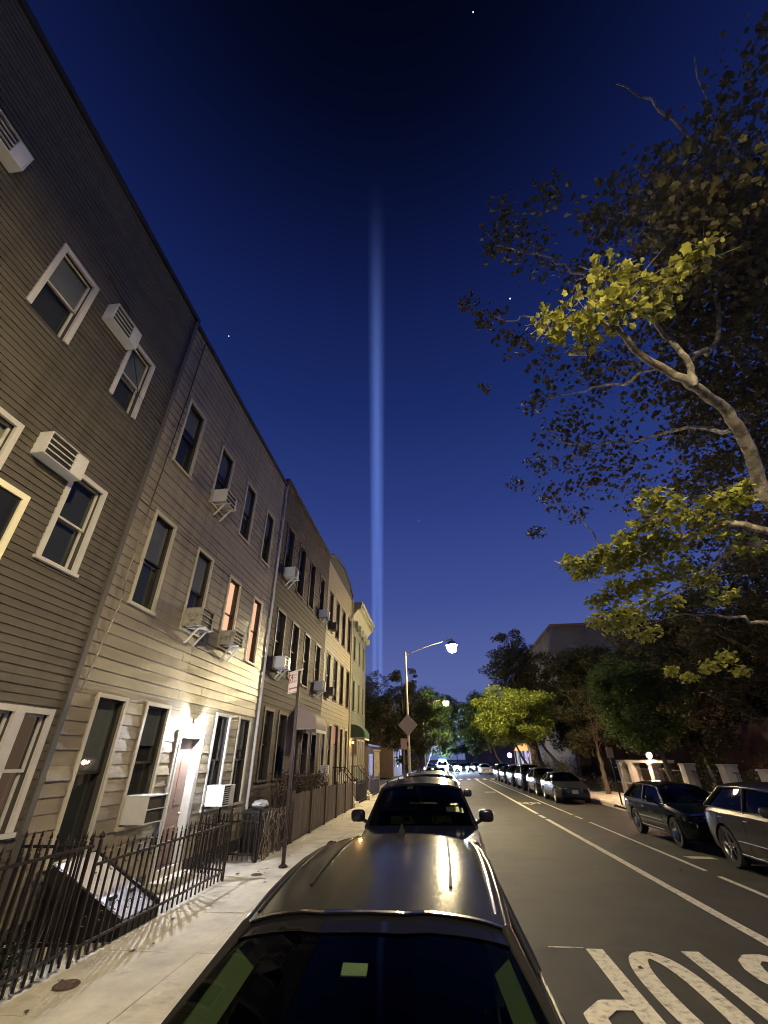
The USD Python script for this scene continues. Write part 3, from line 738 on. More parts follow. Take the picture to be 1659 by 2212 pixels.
# ------------------------------------------------------------------ fences, hatch, bins
def spear_fence(label, p0, p1, z0, top, rails, pitch=0.115, post=True, scrolls=False, group=None):
    """a row of spear topped pickets from p0 to p1"""
    p0, p1 = np.array(p0, float), np.array(p1, float)
    L = np.linalg.norm(p1 - p0); ang = math.degrees(math.atan2(p1[1] - p0[1], p1[0] - p0[0]))
    t = thing('iron_fence', label, 'fence', (p0[0], p0[1], 0.15), ang, group)
    for z in rails:
        MB().bbox((0, -0.012, z - 0.15 - 0.016), (L, 0.012, z - 0.15 + 0.016), 0.004).build('rail', black_metal, t)
    n = int(L / pitch)
    for i in range(n + 1):
        x = min(L, i * pitch) + rng.normal(0, 0.004)
        r = 0.0105
        lean = rng.normal(0, 0.008)
        h = top - 0.15 + rng.normal(0, 0.01)
        b = MB()
        b.hull([(x + sx * r, sy * r, z0 - 0.15) for sx in (-1, 1) for sy in (-1, 1)] + [(x + lean + sx * r, sy * r, h - 0.09) for sx in (-1, 1) for sy in (-1, 1)])
        b.hull([(x + lean, 0, h - 0.10), (x + lean + 0.024, 0, h - 0.065), (x + lean - 0.024, 0, h - 0.065), (x + lean, 0.008, h - 0.065), (x + lean, -0.008, h - 0.065), (x + lean, 0, h)])
        b.build('picket', black_metal, t)
        if scrolls and i % 2 == 0:
            a = np.linspace(0, 1.6 * np.pi, 11)
            for zc in (h - 0.24, h - 0.72):
                MB().tube([(x + pitch / 2 + 0.045 * np.cos(s), 0, zc + 0.045 * np.sin(s)) for s in a], 0.006, 4).build('scroll', black_metal, t)
    if post:
        for x in (0.0, L):
            b = MB(); b.bbox((x - 0.018, -0.018, 0), (x + 0.018, 0.018, top - 0.10), 0.005); b.lathe([(0.0, 0), (0.03, 0.01), (0.034, 0.035), (0.02, 0.06), (0.0, 0.085)], (x, 0, top - 0.10), 8)
            b.build('post', black_metal, t)
    return t


spear_fence('spear topped iron fence in front of the grey house', (FENCE_X, 2.4), (FENCE_X, 6.0), 0.2, 1.40, (0.32, 1.24), post=False)
spear_fence('iron fence dividing the grey and beige front yards', (FACE_X + 0.05, 6.06), (FENCE_X - 0.03, 6.06), 0.2, 1.38, (0.35, 1.22), post=False)
spear_fence('spear topped iron fence with scrolls in front of the sloped cellar hatch', (FENCE_X, 6.12), (FENCE_X, 9.98), 0.18, 1.24, (0.30, 1.04), scrolls=True, pitch=0.14)
spear_fence('iron gate folded back beside the lit doorway', (FENCE_X - 0.02, 10.02), (FACE_X + 0.25, 10.32), 0.22, 1.20, (0.30, 1.00), scrolls=True, pitch=0.10)
spear_fence('low iron fence across the yard just before the bin', (FACE_X + 0.05, 11.62), (FENCE_X - 0.03, 11.62), 0.18, 1.06, (0.30, 0.90))
spear_fence('iron fence along the pavement beside the bin', (FENCE_X, 11.66), (FENCE_X, 13.95), 0.18, 1.02, (0.30, 0.88))

t = thing('cellar_hatch', 'pale sloped cellar hatch behind the fence, glinting in the door lamp', 'hatch', (FACE_X, 6.7, 0.13))
hatch_mat = material('hatch_steel', (0.78, 0.77, 0.82), 0.30, 0.1, var=0.10, scale=3, bump=0.3, bscale=30)
zt, zf = 0.80, 0.16
for k, (o0, o1) in enumerate(((0.0, 0.40), (0.41, 0.82))):
    P = np.array([[(x, y + s * 0.35, zt + (zf - zt) * s + 0.02) for y in (o0, o1)] for s, x in ((0, 0.03), (0.5, 0.49), (1, 0.95))])
    MB().slab(P[:, ::-1], 0.03).build('hatch_door', hatch_mat, t)
    b = MB(); ym = (o0 + o1) / 2
    b.bbox((0.70, ym + 0.2, 0.36), (0.74, ym + 0.34, 0.40), 0.008); b.build('hatch_handle', black_metal, t)
b = MB()
for o in (-0.05, 0.83):
    b.hull([(0.0, o, 0), (0.0, o + 0.045, 0), (1.0, o + 0.35, 0), (1.0, o + 0.395, 0), (0.0, o, zt + 0.05), (0.0, o + 0.045, zt + 0.05), (1.0, o + 0.35, zf + 0.05), (1.0, o + 0.395, zf + 0.05)])
b.hull([(0.965, 0.30, 0), (1.0, 0.30, 0), (0.965, 1.2, 0), (1.0, 1.2, 0), (0.965, 0.30, zf + 0.02), (1.0, 0.30, zf + 0.02), (0.965, 1.2, zf + 0.02), (1.0, 1.2, zf + 0.02)])
b.build('hatch_curb', black_metal, t)


def leaf_cloud(b, centers, radii, n, size, r=None, flat=0.6, kind='quad'):
    r = r or rng
    out_v, out_f, base = [], [], 0
    shape = LEAF[kind]
    lv, lf = shape
    for c, rad, k in zip(centers, radii, n):
        p = r.normal(0, 1, (k, 3)); p /= np.linalg.norm(p, axis=1, keepdims=True); p *= (r.random((k, 1)) ** 0.5) * np.asarray(rad)
        p += c
        s = size * r.uniform(0.5, 1.45, k)
        a = r.uniform(0, 2 * np.pi, k); tilt = r.normal(0, flat, k); roll = r.normal(0, flat, k)
        ca, sa = np.cos(a), np.sin(a)
        ex = np.stack([ca, sa, np.sin(tilt)], -1); ex /= np.linalg.norm(ex, axis=1, keepdims=True)
        ey = np.stack([-sa, ca, np.sin(roll)], -1); ey -= (ey * ex).sum(1, keepdims=True) * ex; ey /= np.linalg.norm(ey, axis=1, keepdims=True)
        ez = np.cross(ex, ey)
        v = p[:, None] + s[:, None, None] * (lv[None, :, :1] * ex[:, None] + lv[None, :, 1:2] * ey[:, None] + lv[None, :, 2:] * ez[:, None])
        out_v.append(v.reshape(-1, 3)); m = len(lv)
        out_f.append((lf[None] + (np.arange(k) * m)[:, None, None] + base).reshape(-1, 3)); base += k * m
    if out_v:
        b.add(np.vstack(out_v), np.vstack(out_f))
    return b


_q = np.array([(-0.5, 0, 0), (-0.05, 0.30, 0.06), (0.5, 0, -0.06), (-0.05, -0.30, 0.06)])
_ma = [(-0.48, 0.0), (-0.36, 0.20), (-0.30, 0.40), (-0.10, 0.30), (0.14, 0.46), (0.22, 0.24), (0.56, 0.0), (0.22, -0.24), (0.14, -0.46), (-0.10, -0.30), (-0.30, -0.40), (-0.36, -0.20)]
_m = np.array([(x, y, 0.35 * y * y - 0.28 * x * x) for x, y in _ma] + [(0.0, 0.0, -0.05)])
LEAF = {'quad': (_q, np.array([(0, 1, 2), (0, 2, 3)])[:, ::-1]), 'maple': (_m, np.array([(i, (i + 1) % 12, 12) for i in range(12)])[:, ::-1])}
ivy_mat = leafy('dark_shrub_leaf', (0.025, 0.035, 0.012), (0.06, 0.075, 0.03))
t = thing('shrub', 'dark ground shrubs behind the fence of the grey house', 'shrub', (-4.8, 4.2, 0.15))
b = MB(); r_ = np.random.default_rng(3)
cs = [(r_.uniform(-0.42, 0.42), r_.uniform(-1.5, 1.7), r_.uniform(0.1, 0.42)) for _ in range(60)]
leaf_cloud(b, np.array(cs), [(0.2, 0.2, 0.16)] * 60, [60] * 60, 0.06, r_); b.build('foliage', ivy_mat, t, kind='stuff')
b = MB()
for i in range(26):
    x, y = r_.uniform(-0.4, 0.4), r_.uniform(-1.5, 1.7)
    b.tube([(x, y, -0.02), (x + r_.normal(0, 0.05), y + r_.normal(0, 0.05), 0.25), (x + r_.normal(0, 0.1), y + r_.normal(0, 0.1), 0.5)], [0.008, 0.006, 0.003], 4)
b.build('stem', brown_trim, t, kind='stuff')

bin_mat = material('bin_plastic', (0.03, 0.028, 0.026), 0.45)
t = thing('rubbish_bin', 'dark rubbish bin with a pale bag on its lid beside the brown house', 'bin', (-4.72, 12.75, 0.15))
MB().hull([(sx * a, sy * b_, z) for z, a, b_ in ((0.0, 0.22, 0.24), (0.82, 0.30, 0.32)) for sx in (-1, 1) for sy in (-1, 1)]).build('bin_body', bin_mat, t)
MB().hull([(sx * a, sy * b_, z) for z, a, b_ in ((0.825, 0.33, 0.35), (0.87, 0.33, 0.35), (0.90, 0.26, 0.28)) for sx in (-1, 1) for sy in (-1, 1)]).build('lid', bin_mat, t)
for sy in (-1, 1):
    MB().lathe([(0.0, -0.02), (0.07, -0.02), (0.07, 0.02), (0.0, 0.02)], (-0.2, sy * 0.26, 0.07), 10, 'y').build('bin_wheel', black_plastic, t)
bag = trimesh.creation.icosphere(3, 1.0); bag.vertices *= np.array([0.2, 0.3, 0.09]) * (0.8 + 0.4 * meshkit.fbm(bag.vertices * 2.5, 3))[:, None]; bag.apply_translation([-4.70, 12.75, 1.15])
tag(MB().mesh(bag).build('plastic_bag', material('pale_plastic', (0.6, 0.6, 0.6), 0.3), smooth=True), 'crumpled pale plastic bag lying on the bin lid', 'bag')
t = thing('vine', 'dry leafless vine climbing the fence beside the bin', 'vine', (FENCE_X + 0.04, 12.6, 0.15))
r_ = np.random.default_rng(11)
for i in range(16):
    y = r_.uniform(-0.75, 0.85)
    p = [(r_.normal(0, 0.02), y, 0)]
    for k in range(7):
        p.append((r_.normal(0, 0.03), p[-1][1] + r_.normal(0, 0.10), 0.13 * (k + 1)))
    MB().tube(p, np.linspace(0.014, 0.006, 8), 5).build('stem', material('dry_stem', (0.22, 0.17, 0.12), 0.8, var=0.3, scale=20), t)

fence_wood = material('brown_fence_board', (0.050, 0.030, 0.019), 0.7, var=0.35, scale=5, stretch=(1, 1, 0.3), bump=0.3, bscale=50)
def board_fence(label, y0, y1, top, pitch=0.15):
    t = thing('board_fence', label, 'fence', (FENCE_X, y0, 0.15))
    L = y1 - y0
    for i in range(int(L / pitch)):
        a = i * pitch
        MB().bbox((-0.012 + rng.normal(0, 0.003), a + 0.004, 0.03), (0.012 + rng.normal(0, 0.003), a + pitch - 0.004, top - 0.15 + rng.normal(0, 0.012)), 0.004).build('board', fence_wood, t)
    for z in (0.25, top - 0.35):
        MB().box((-0.06, 0, z), (-0.02, L, z + 0.07)).build('rail', fence_wood, t)
    for y in np.arange(0, L + 0.01, L / max(1, round(L / 1.9))):
        MB().bbox((-0.05, y - 0.045, 0), (0.05, y + 0.045, top - 0.07), 0.008).build('post', fence_wood, t)


board_fence('brown board fence along the pavement before the brown house', 14.15, 20.0, 1.28)
board_fence('farther brown board fence in front of the cream house', 20.1, 23.6, 1.22)
spear_fence('dark iron fence past the stoop of the cream house', (FENCE_X, 24.9), (FENCE_X, 28.2), 0.2, 1.2, (0.3, 1.05))
spear_fence('farthest iron fence in front of the green house', (FENCE_X, 29.9), (FENCE_X, 34.0), 0.2, 1.2, (0.3, 1.05))
twig_mat = material('hedge_twig', (0.09, 0.06, 0.04), 0.85, var=0.4, scale=20)
brown_leaf = leafy('brown_hedge_leaf', (0.05, 0.035, 0.018), (0.10, 0.075, 0.035))
for yc, label in ((15.4, 'brown twiggy hedge behind the near end of the board fence'), (18.2, 'tall brown twiggy hedge below the pink awning')):
    t = thing('hedge', label, 'hedge', (-4.72, yc, 0.15)); r_ = np.random.default_rng(int(yc * 10))
    b = MB()
    for i in range(110):
        x, y = r_.uniform(-0.3, 0.3), r_.uniform(-1.35, 1.35)
        b.tube([(x, y, 0), (x + r_.normal(0, 0.08), y + r_.normal(0, 0.12), 0.7), (x + r_.normal(0, 0.15), y + r_.normal(0, 0.25), r_.uniform(1.2, 1.75))], [0.012, 0.008, 0.003], 4)
    b.build('stems', twig_mat, t, kind='stuff')
    b = MB(); leaf_cloud(b, np.array([(r_.uniform(-0.3, 0.3), r_.uniform(-1.35, 1.35), r_.uniform(0.4, 1.55)) for _ in range(60)]), [(0.2, 0.25, 0.25)] * 60, [32] * 60, 0.06, r_, 1.0)
    b.build('foliage', brown_leaf, t, kind='stuff')


def stoop(label, y, n, w=1.1):
    t = thing('stoop', label, 'stoop', (FACE_X, y, 0.15))
    h = 0.8 / n
    for i in range(n):
        MB().bbox((0.005, -w / 2, i * h + 0.001), (0.30 + 0.22 * (n - i), w / 2, (i + 1) * h), 0.01).build('step', concrete, t)
    for s in (-1, 1):
        b = MB(); yy = s * (w / 2 + 0.03)
        x1 = 0.25 + 0.22 * n
        b.tube([(0.03, yy, 1.65), (0.45, yy, 1.65), (x1, yy, 0.95)], 0.022, 6); b.tube([(0.03, yy, 0.92), (0.45, yy, 0.92), (x1, yy, 0.22)], 0.016, 6)
        b.build('handrail', black_metal, t)
        for k in range(11):
            x = 0.06 + (x1 - 0.06) * k / 10
            zt_ = 1.65 if x < 0.45 else 1.65 - 0.7 * (x - 0.45) / (x1 - 0.45)
            MB().tube([(x, yy, zt_ - 0.73), (x, yy, zt_)], 0.010, 5).build('baluster', black_metal, t)
    return t


stoop('stoop with iron railings at the cream house door', 24.28, 4)
stoop('stoop with iron railings under the green awning', 29.2, 4)

# low garage and wall beyond the row
brick = material('dim_brick', (0.10, 0.062, 0.045), 0.85, var=0.35, scale=9, bump=0.3, bscale=40)
t = thing('garage', 'low dark garage beyond the green house', 'garage', (-5.2, 34.4, 0.0))
MB().box((-7, 0, 0), (0, 6.5, 3.0)).build('walls', brick, t)
MB().box((-7.1, -0.05, 3.002), (0.12, 6.6, 3.14)).build('roof_slab', dark_trim, t)
for i in range(2):
    dr = MB().box((0.003, 0.5 + i * 3.0, 0.15), (0.04, 2.9 + i * 3.0, 2.5)).build('garage_door', brown_trim, t)
    for k in range(4):
        MB().box((0.041, 0.55 + i * 3.0, 0.2 + k * 0.57), (0.055, 2.85 + i * 3.0, 0.7 + k * 0.57)).build('door_panel', brown_trim, dr)
t = thing('gate_post', 'pale post at the end of the dark garage', 'post', (-4.75, 36.6, 0.1))
MB().bbox((-0.2, -0.2, 0), (0.2, 0.2, 2.55), 0.02).build('shaft', material('post_render', (0.28, 0.24, 0.18), 0.8, var=0.2), t); MB().bbox((-0.26, -0.26, 2.552), (0.26, 0.26, 2.68), 0.02).build('cap', MATS['post_render'], t)

# ------------------------------------------------------------------ signs
t = thing('sign_pole', 'dark steel pole carrying the cream route sign', 'pole', (-3.47, 11.2, 0.15))
pole_brown = material('brown_pole', (0.035, 0.02, 0.014), 0.5, 0.4, var=0.3)
MB().bbox((-0.036, -0.036, 0), (0.036, 0.036, 3.98), 0.008).build('shaft', pole_brown, t)
MB().lathe([(0.1, 0), (0.1, 0.03), (0.05, 0.06)], (0, 0, 0.0), 10).build('foot', pole_brown, t)
s = thing('route_sign', 'cream sign with red square emblem and red bar on the dark pole', 'sign', (-3.47, 11.2, 3.62), -45 + 0)
sign_cream = material('sign_cream', (0.56, 0.44, 0.33), 0.5, var=0.04)
sign_red = material('sign_red', (0.20, 0.04, 0.022), 0.5)
sign_grey = material('sign_grey_print', (0.34, 0.29, 0.23), 0.6)
x0, x1 = -0.56, -0.055
MB().bbox((x0, -0.008, 0.0), (x1, 0.008, 0.50), 0.003).build('panel', sign_cream, s)
MB().bbox((x0, -0.014, 0.503), (0.16, 0.014, 0.545), 0.004).build('header_strip', sign_cream, s)
MB().prism(sbox(x0 + 0.025, 0.255, x0 + 0.225, 0.465).buffer(0.0), -0.012, -0.0085, 'y').build('emblem_square', sign_red, s)
sp = affinity.translate(affinity.scale(stroke(letter_s(0.3, 0.62, 2.44), 0.36), 0.17, 0.068, origin=(0, 0)), x0 + 0.072, 0.275)
MB().prism(sp, -0.0145, -0.0125, 'y').build('emblem_letter', sign_cream, s)
for z, w in ((0.42, 0.17), (0.35, 0.14), (0.27, 0.19), (0.245, 0.16)):
    MB().prism(sbox(x0 + 0.265, z, x0 + 0.265 + w, z + 0.026), -0.011, -0.0085, 'y').build('small_print', sign_grey, s)
MB().prism(Polygon([(x0 + 0.03, 0.11), (x0 + 0.09, 0.075), (x0 + 0.09, 0.095), (x1 - 0.02, 0.095), (x1 - 0.02, 0.13), (x0 + 0.09, 0.13), (x0 + 0.09, 0.15)]), -0.011, -0.0085, 'y').build('red_bar', sign_red, s)
MB().prism(sbox(x0 + 0.02, 0.02, x1 - 0.02, 0.028), -0.011, -0.0085, 'y').build('lower_line', sign_red, s)
back = material('sign_back', (0.30, 0.24, 0.21), 0.55, 0.2, var=0.1)
t = thing('warning_sign', 'diamond road sign seen from behind on the lamp pole', 'sign', (-1.78, 28.36, 3.9))
MB().prism(Polygon([(-0.55, 0), (0, -0.55), (0.55, 0), (0, 0.55)]).buffer(0.03), -0.01, 0.0, 'y').build('plate', back, t)
MB().box((-0.03, 0.002, -0.3), (0.03, 0.06, 0.3)).build('clamp', black_metal, t)
t = thing('small_sign', 'small pinkish sign plate low on the lamp pole', 'sign', (-2.02, 28.36, 2.9))
MB().prism(sbox(-0.2, -0.26, 0.12, 0.26).buffer(0.02), -0.01, 0.0, 'y').build('plate', material('small_sign_face', (0.45, 0.26, 0.22), 0.5), t)
MB().box((0.12, 0.002, -0.1), (0.24, 0.05, 0.1)).build('clamp', black_metal, t)
t = thing('parking_sign_post', 'slim dark sign post by the driveway on the right pavement', 'post', (8.45, 25.3, 0.12))
MB().bbox((-0.03, -0.03, 0), (0.03, 0.03, 2.5), 0.006).build('shaft', black_metal, t)
MB().bbox((-0.16, -0.045, 1.95), (0.16, -0.035, 2.4), 0.004).build('plate', back, t)
t = thing('utility_pole', 'thin pale pole beside the lit tree on the right', 'pole', (8.5, 44.0, 0.1))
MB().tube([(0, 0, 0), (0, 0, 3.5), (0, 0, 7.0)], [0.09, 0.08, 0.07], 8).build('shaft', pole_mat, t)
MB().lathe([(0.13, 0), (0.13, 0.25), (0.09, 0.3)], (0, 0, 0), 8).build('foot', pole_mat, t)

# ------------------------------------------------------------------ right hand wall with white pillars
pill = material('white_render', (0.42, 0.40, 0.36), 0.75, var=0.12, scale=4, dirt=((0.3, 0.27, 0.22), 3, 0.58, 0.8))
t0 = thing('wall_pillar', 'white wall pillar directly above the black wagon', 'pillar', (WALL_R + 0.25, 25.0, 0.1))
MB().bbox((-0.25, -0.25, 0), (0.25, 0.25, 1.62), 0.015).build('shaft', pill, t0); MB().bbox((-0.29, -0.29, 1.622), (0.29, 0.29, 1.70), 0.015).build('cap', pill, t0)
for y, s, h in ((21.7, 'white wall pillar above the gap between the wagon and the bronze car', 1), (19.2, 'nearest white wall pillar, above the bronze car', 0.92), (28.6, 'white wall pillar carrying the pink lamp', 1.0), (31.5, 'white wall pillar left of the pink lamp', 1.0), (33.3, 'farthest white wall pillar, beside the pale shrubs', 1.0)):
    copy_of(t0, 'wall_pillar', s, (WALL_R + 0.25, y, 0.1), 0, None, (1, 1, h))
t = thing('boundary_wall', 'low dark wall with iron bars between the white pillars', 'wall', (WALL_R + 0.25, 12.0, 0.1))
wb = MB().box((-0.1, 0, 0), (0.1, 23.0, 0.55)).build('base_wall', brick, t)
MB().bbox((-0.14, 0, 0.552), (0.14, 23.0, 0.62), 0.01).build('coping', kerb_stone_mat, t)
for i in range(0, 150):
    y = 0.08 + i * 0.153
    if all(abs(y + 12 - q) > 0.3 for q in (25.0, 21.7, 19.2, 28.6, 31.5, 33.3)):
        MB().tube([(0, y, 0.62), (0, y, 1.42)], 0.009, 4).build('bar', black_metal, t)
MB().box((-0.015, 0, 1.38), (0.015, 23.0, 1.41)).build('rail', black_metal, t)
t = thing('gate_beam', 'pale beam across the pillars under the pink lamp', 'beam', (WALL_R + 0.25, 26.6, 1.80))
MB().bbox((-0.2, 0, 0.002), (0.2, 7.1, 0.11), 0.012).build('beam', pill, t); MB().bbox((-0.23, -0.03, 0.112), (0.23, 7.13, 0.14), 0.006).build('beam_cap', pill, t)
t = thing('pillar_lamp', 'pinkish white lamp glowing on top of the gate beam', 'lamp', (WALL_R + 0.1, 28.5, 1.945))
MB().lathe([(0.08, 0), (0.08, 0.04), (0.03, 0.06), (0.03, 0.1)], (0, 0, 0), 10).build('lamp_base', black_metal, t)
MB().mesh(trimesh.creation.icosphere(2, 0.15).apply_translation([0, 0, 0.22])).build('globe', glow('pink_globe', (1.0, 0.60, 0.46), 40.0), t, smooth=True)
lamp(str(t.GetPath()) + '/light', (-0.26, 0, 0.22), 0.06, (1.0, 0.55, 0.40), PINK_POWER)

# ------------------------------------------------------------------ cars
tyre_mat = material('tyre_rubber', (0.018, 0.018, 0.018), 0.85)
alloy = material('alloy_wheel', (0.55, 0.55, 0.55), 0.3, 0.9)
chrome = material('chrome', (0.75, 0.74, 0.72), 0.15, 1.0)
car_glass = glass('car_glass', (0.50, 0.56, 0.50), gloss=0.45)
frit = material('windshield_frit', (0.006, 0.006, 0.006), 0.04, spec=0.4)
dark_glass = glass('dark_car_glass', (0.16, 0.18, 0.17), gloss=0.4)
cabin_dark = material('cabin_dark', (0.012, 0.012, 0.012), 0.8)
seat_mat = material('seat_cloth', (0.13, 0.135, 0.12), 0.85)
trim_light = material('pillar_lining', (0.30, 0.33, 0.23), 0.8)
lens_clear = material('headlamp_lens', (0.55, 0.55, 0.55), 0.08, 0.6, coat=1.0)
lens_red = material('tail_lens', (0.25, 0.01, 0.01), 0.2, coat=1.0)
plate_mat = material('plate_face', (0.62, 0.55, 0.42), 0.5)
tag_mat = material('toll_tag', (0.78, 0.82, 0.62), 0.6)
white_lens = glow('headlamp_on', (0.72, 0.82, 1.0), 500.0)


def paint_car(name, base, metal=0.5, rough=0.25, coat=0.3):
    return material(name, base, rough, metal * 0.2, coat=coat, var=0.10, scale=3, spec=0.06 if coat == 0 else 0.35, dirt=(tuple(c * 0.8 + 0.012 for c in base), 5, 0.60, 0.85))


class Car:
    """a parked car: local y runs from the front bumper (0) to the rear (L), z up from the road"""
    def __init__(self, label, x, y, paint, L=4.5, W=0.91, zf=0.86, zb=1.02, belt=1.0, zdeck=1.0, cowl=1.25, wt=2.05, rt=3.75, rb=4.3, roof=1.48, wr=0.60, wheels=(0.88, 3.58), r=0.33, kind='suv',
                 rails=False, notch=0.0, lining=None, rotz=0, name='parked_car', lit=False, bright=False, group=None, rot_front=True, fancy=False, glass_mat=None, plate=True, drop=.05):
        t = self.t = thing(name, label, 'car', (x, y, 0.0), rotz, group)
        S = self
        ys = np.array([0, .04, .12, .25, .45, wheels[0] - .05, wheels[0] + .35, cowl - .05, cowl + .25, (wt + rt) / 2, rt, wheels[1] + .15, L - .42, L - .2, L - .08, L])
        ys = np.sort(ys)

        def ww(q):
            a = np.clip((0.75 - q) / 0.75, 0, 1); b = np.clip((q - (L - 0.6)) / 0.6, 0, 1)
            return W * (1 - 0.22 * a ** 2.2 - 0.16 * b ** 2.2)

        def zt(q):
            z = np.interp(q, [0, .05, .14, .35, cowl, cowl + .3, rb - .2, L - .25, L - .06, L], [zf - .22, zf - .09, zf - .03, zf, zb, belt, belt + 0.02, zdeck, zdeck - .05, zdeck - .18])
            return z

        def zbot(q):
            return np.interp(q, [0, .15, .6, L - .6, L - .1, L], [.30, .20, .19, .21, .28, .36])
        self.ww, self.zt = ww, zt
        rings = []
        for q in ys:
            w, z1, z0 = ww(q), zt(q), zbot(q)
            h = z1 - z0
            half = [(0, z0), (.80 * w, z0), (.96 * w, z0 + .06), (w, z0 + .36 * h), (w * .992, z0 + .66 * h), (w * .965, z0 + .90 * h), (w * .90, z1 - .008), (w * .5, z1 + .022), (0, z1 + .03)]
            ring = half + [(-a, b) for a, b in half[-2:0:-1]]
            rings.append([(a, q, b) for a, b in ring])
        R = np.array(rings); n, m = R.shape[:2]
        v = R.reshape(-1, 3); f = []
        for i in range(n - 1):
            for j in range(m):
                k = (j + 1) % m
                f += [(i * m + j, (i + 1) * m + k, i * m + k), (i * m + j, (i + 1) * m + j, (i + 1) * m + k)]
        c0, c1 = len(v), len(v) + 1
        v = np.vstack([v, R[0].mean(0), R[-1].mean(0)])
        for j in range(m):
            k = (j + 1) % m
            f += [(c0, j, k), (c1, (n - 1) * m + k, (n - 1) * m + j)]
        man = m3.Manifold(m3.Mesh(np.asarray(v, np.float32), np.asarray(f, np.uint32)))
        if man.volume() < 0:
            man = m3.Manifold(m3.Mesh(np.asarray(v, np.float32), np.asarray(f, np.uint32)[:, ::-1]))
        for yw in wheels:
            for s in (-1, 1):
                cyl = m3.Manifold.cylinder(0.4, r + 0.055, r + 0.055, 28).rotate((0, 90, 0)).translate((s * (W - 0.05) - 0.2, yw, r))
                man = man - cyl
        wc = W * 0.84
        cav = m3.Manifold.hull_points(np.array([(sx * wc, q, z) for sx in (-1, 1) for q, z in ((cowl + .02, belt - .10), (cowl + .02, belt + .3), (rb - .12, belt + .3), (rb - .12, belt - .1), (cowl + .75, .45), (rb - .5, .45))]))
        man = man - cav
        body = MB().man(man).build('body', paint, t, smooth=28)
        # cabin floor and dashboard
        b = MB()
        b.grid(np.array([[(x_, q, .452) for q in (cowl + .75, rb - .5)] for x_ in (-wc, wc)]))
        b.build('cabin_floor', cabin_dark, t)
        b = MB(); b.hull([(sx * (wc - .01), q, z) for sx in (-1, 1) for q, z in ((cowl + .03, belt - .09), (cowl + .55, belt - .06), (cowl + .72, belt - .22), (cowl + .70, belt - .45))])
        b.build('dashboard', cabin_dark, t)
        # seats
        ysd = wt + 0.55
        for s in (-1, 1):
            b = MB()
            b.hull([(s * .37 + a, q, z) for a in (-.24, .24) for q, z in ((ysd - .5, .50), (ysd - .5, .62), (ysd, .60), (ysd, .50))])
            b.hull([(s * .37 + a, q, z) for a in (-.22, .22) for q, z in ((ysd - .06, .60), (ysd + .08, .60), (ysd + .1, belt + .10), (ysd + .2, belt + .10))])
            st = b.build('seat', seat_mat, t)
            b = MB(); b.hull([(s * .37 + a, q, z) for a, z in ((-.13, belt + .14), (.13, belt + .14), (.11, belt + .32), (-.11, belt + .32)) for q in (ysd + .11, ysd + .2)])
            b.build('headrest', seat_mat, st)
        b = MB(); yr_ = min(rt - .1, ysd + .95)
        b.hull([(a, q, z) for a in (-.6, .6) for q, z in ((yr_ - .06, .5), (yr_ + .08, .5), (yr_ + .1, belt + .04), (yr_ + .2, belt + .04))]); b.build('rear_seat', seat_mat, t)
        # roof
        us = np.linspace(-1, 1, 41 if notch else 17); vs = np.linspace(0, 1, 9)

        def roofp(u, vv):
            q = float(np.clip((0.50 - abs(u + 0.06)) / 0.22, 0, 1))
            nn = notch * q * q * (3 - 2 * q)
            y0 = wt - .05 * (1 - u * u) - nn
            y1 = rt + .05 * (1 - u * u)
            wv = wr * (1 + .035 * np.sin(np.pi * vv))
            zz = roof - .055 * u * u - .02 * u ** 8 - drop * (1 - vv) ** 2.2 - .04 * vv ** 3
            return (u * wv, y0 + (y1 - y0) * vv, zz)
        self.roofp = roofp
        P = np.array([[roofp(u, vv) for vv in vs] for u in us])
        rf = MB().slab(P, 0.035).build('roof', paint, t, smooth=35)
        if fancy:
            for u0 in (-0.60, 0.60):
                b = MB(); b.tube([tuple(np.array(roofp(u0 + 0.06 * np.sign(u0) * 0, q)) + (0, 0, 0.001)) for q in np.linspace(.16, .97, 10)], 0.010, 6); b.build('roof_rib', paint, rf)
        # key points
        Ab = lambda s: np.array([s * W * .90, cowl, zb - .015]); At = lambda s: np.array(roofp(s, 0)) - (0, 0, .018)
        Cb = lambda s: np.array([s * ww(rb) * .90, rb, belt + .01]); Ct = lambda s: np.array(roofp(s, 1)) - (0, 0, .018)

        def bar(b, p, q, ra, rb_=None):
            s1 = trimesh.creation.icosphere(1, ra).vertices; s2 = trimesh.creation.icosphere(1, rb_ or ra).vertices
            b.hull(np.vstack([s1 + p, s2 + q]))
        for s in (-1, 1):
            b = MB()
            bar(b, Ab(s), At(s), .036, .030); bar(b, Ct(s), Cb(s), .045, .06)
            k = [np.array(roofp(s, q)) - (0, 0, .018) for q in np.linspace(0, 1, 6)]
            for p, q in zip(k[:-1], k[1:]):
                bar(b, p, q, .028)
            b.build('side_frame', paint, t, smooth=40)
            yb = wt + .78
            bt = lambda q: np.array([s * W * .905, q, np.interp(q, [cowl, cowl + .3, rb], [zb - .02, belt - .002, belt + .012])])
            rp_ = lambda q: np.array(roofp(s, np.clip((q - wt) / (rt - wt), 0, 1))) - (0, 0, .03)
            b = MB(); bar(b, bt(yb) , rp_(yb + .1), .03); b.build('door_pillar', black_plastic, t)
            # side glass
            nseg = 9
            qs = np.linspace(0, 1, nseg)
            top = np.array([At(s) * (1 - min(1, a * 4)) + rp_(wt + (rt - wt) * max(0, (a - .25) / .75)) * min(1, a * 4) if a < .25 else rp_(wt + (rt - wt) * (a - .25) / .75) for a in qs])
            low = np.array([bt(cowl + .06 + (rb - cowl - .12) * a) for a in qs])
            P = np.array([low + (top - low) * h for h in np.linspace(0.01, .985, 5)])
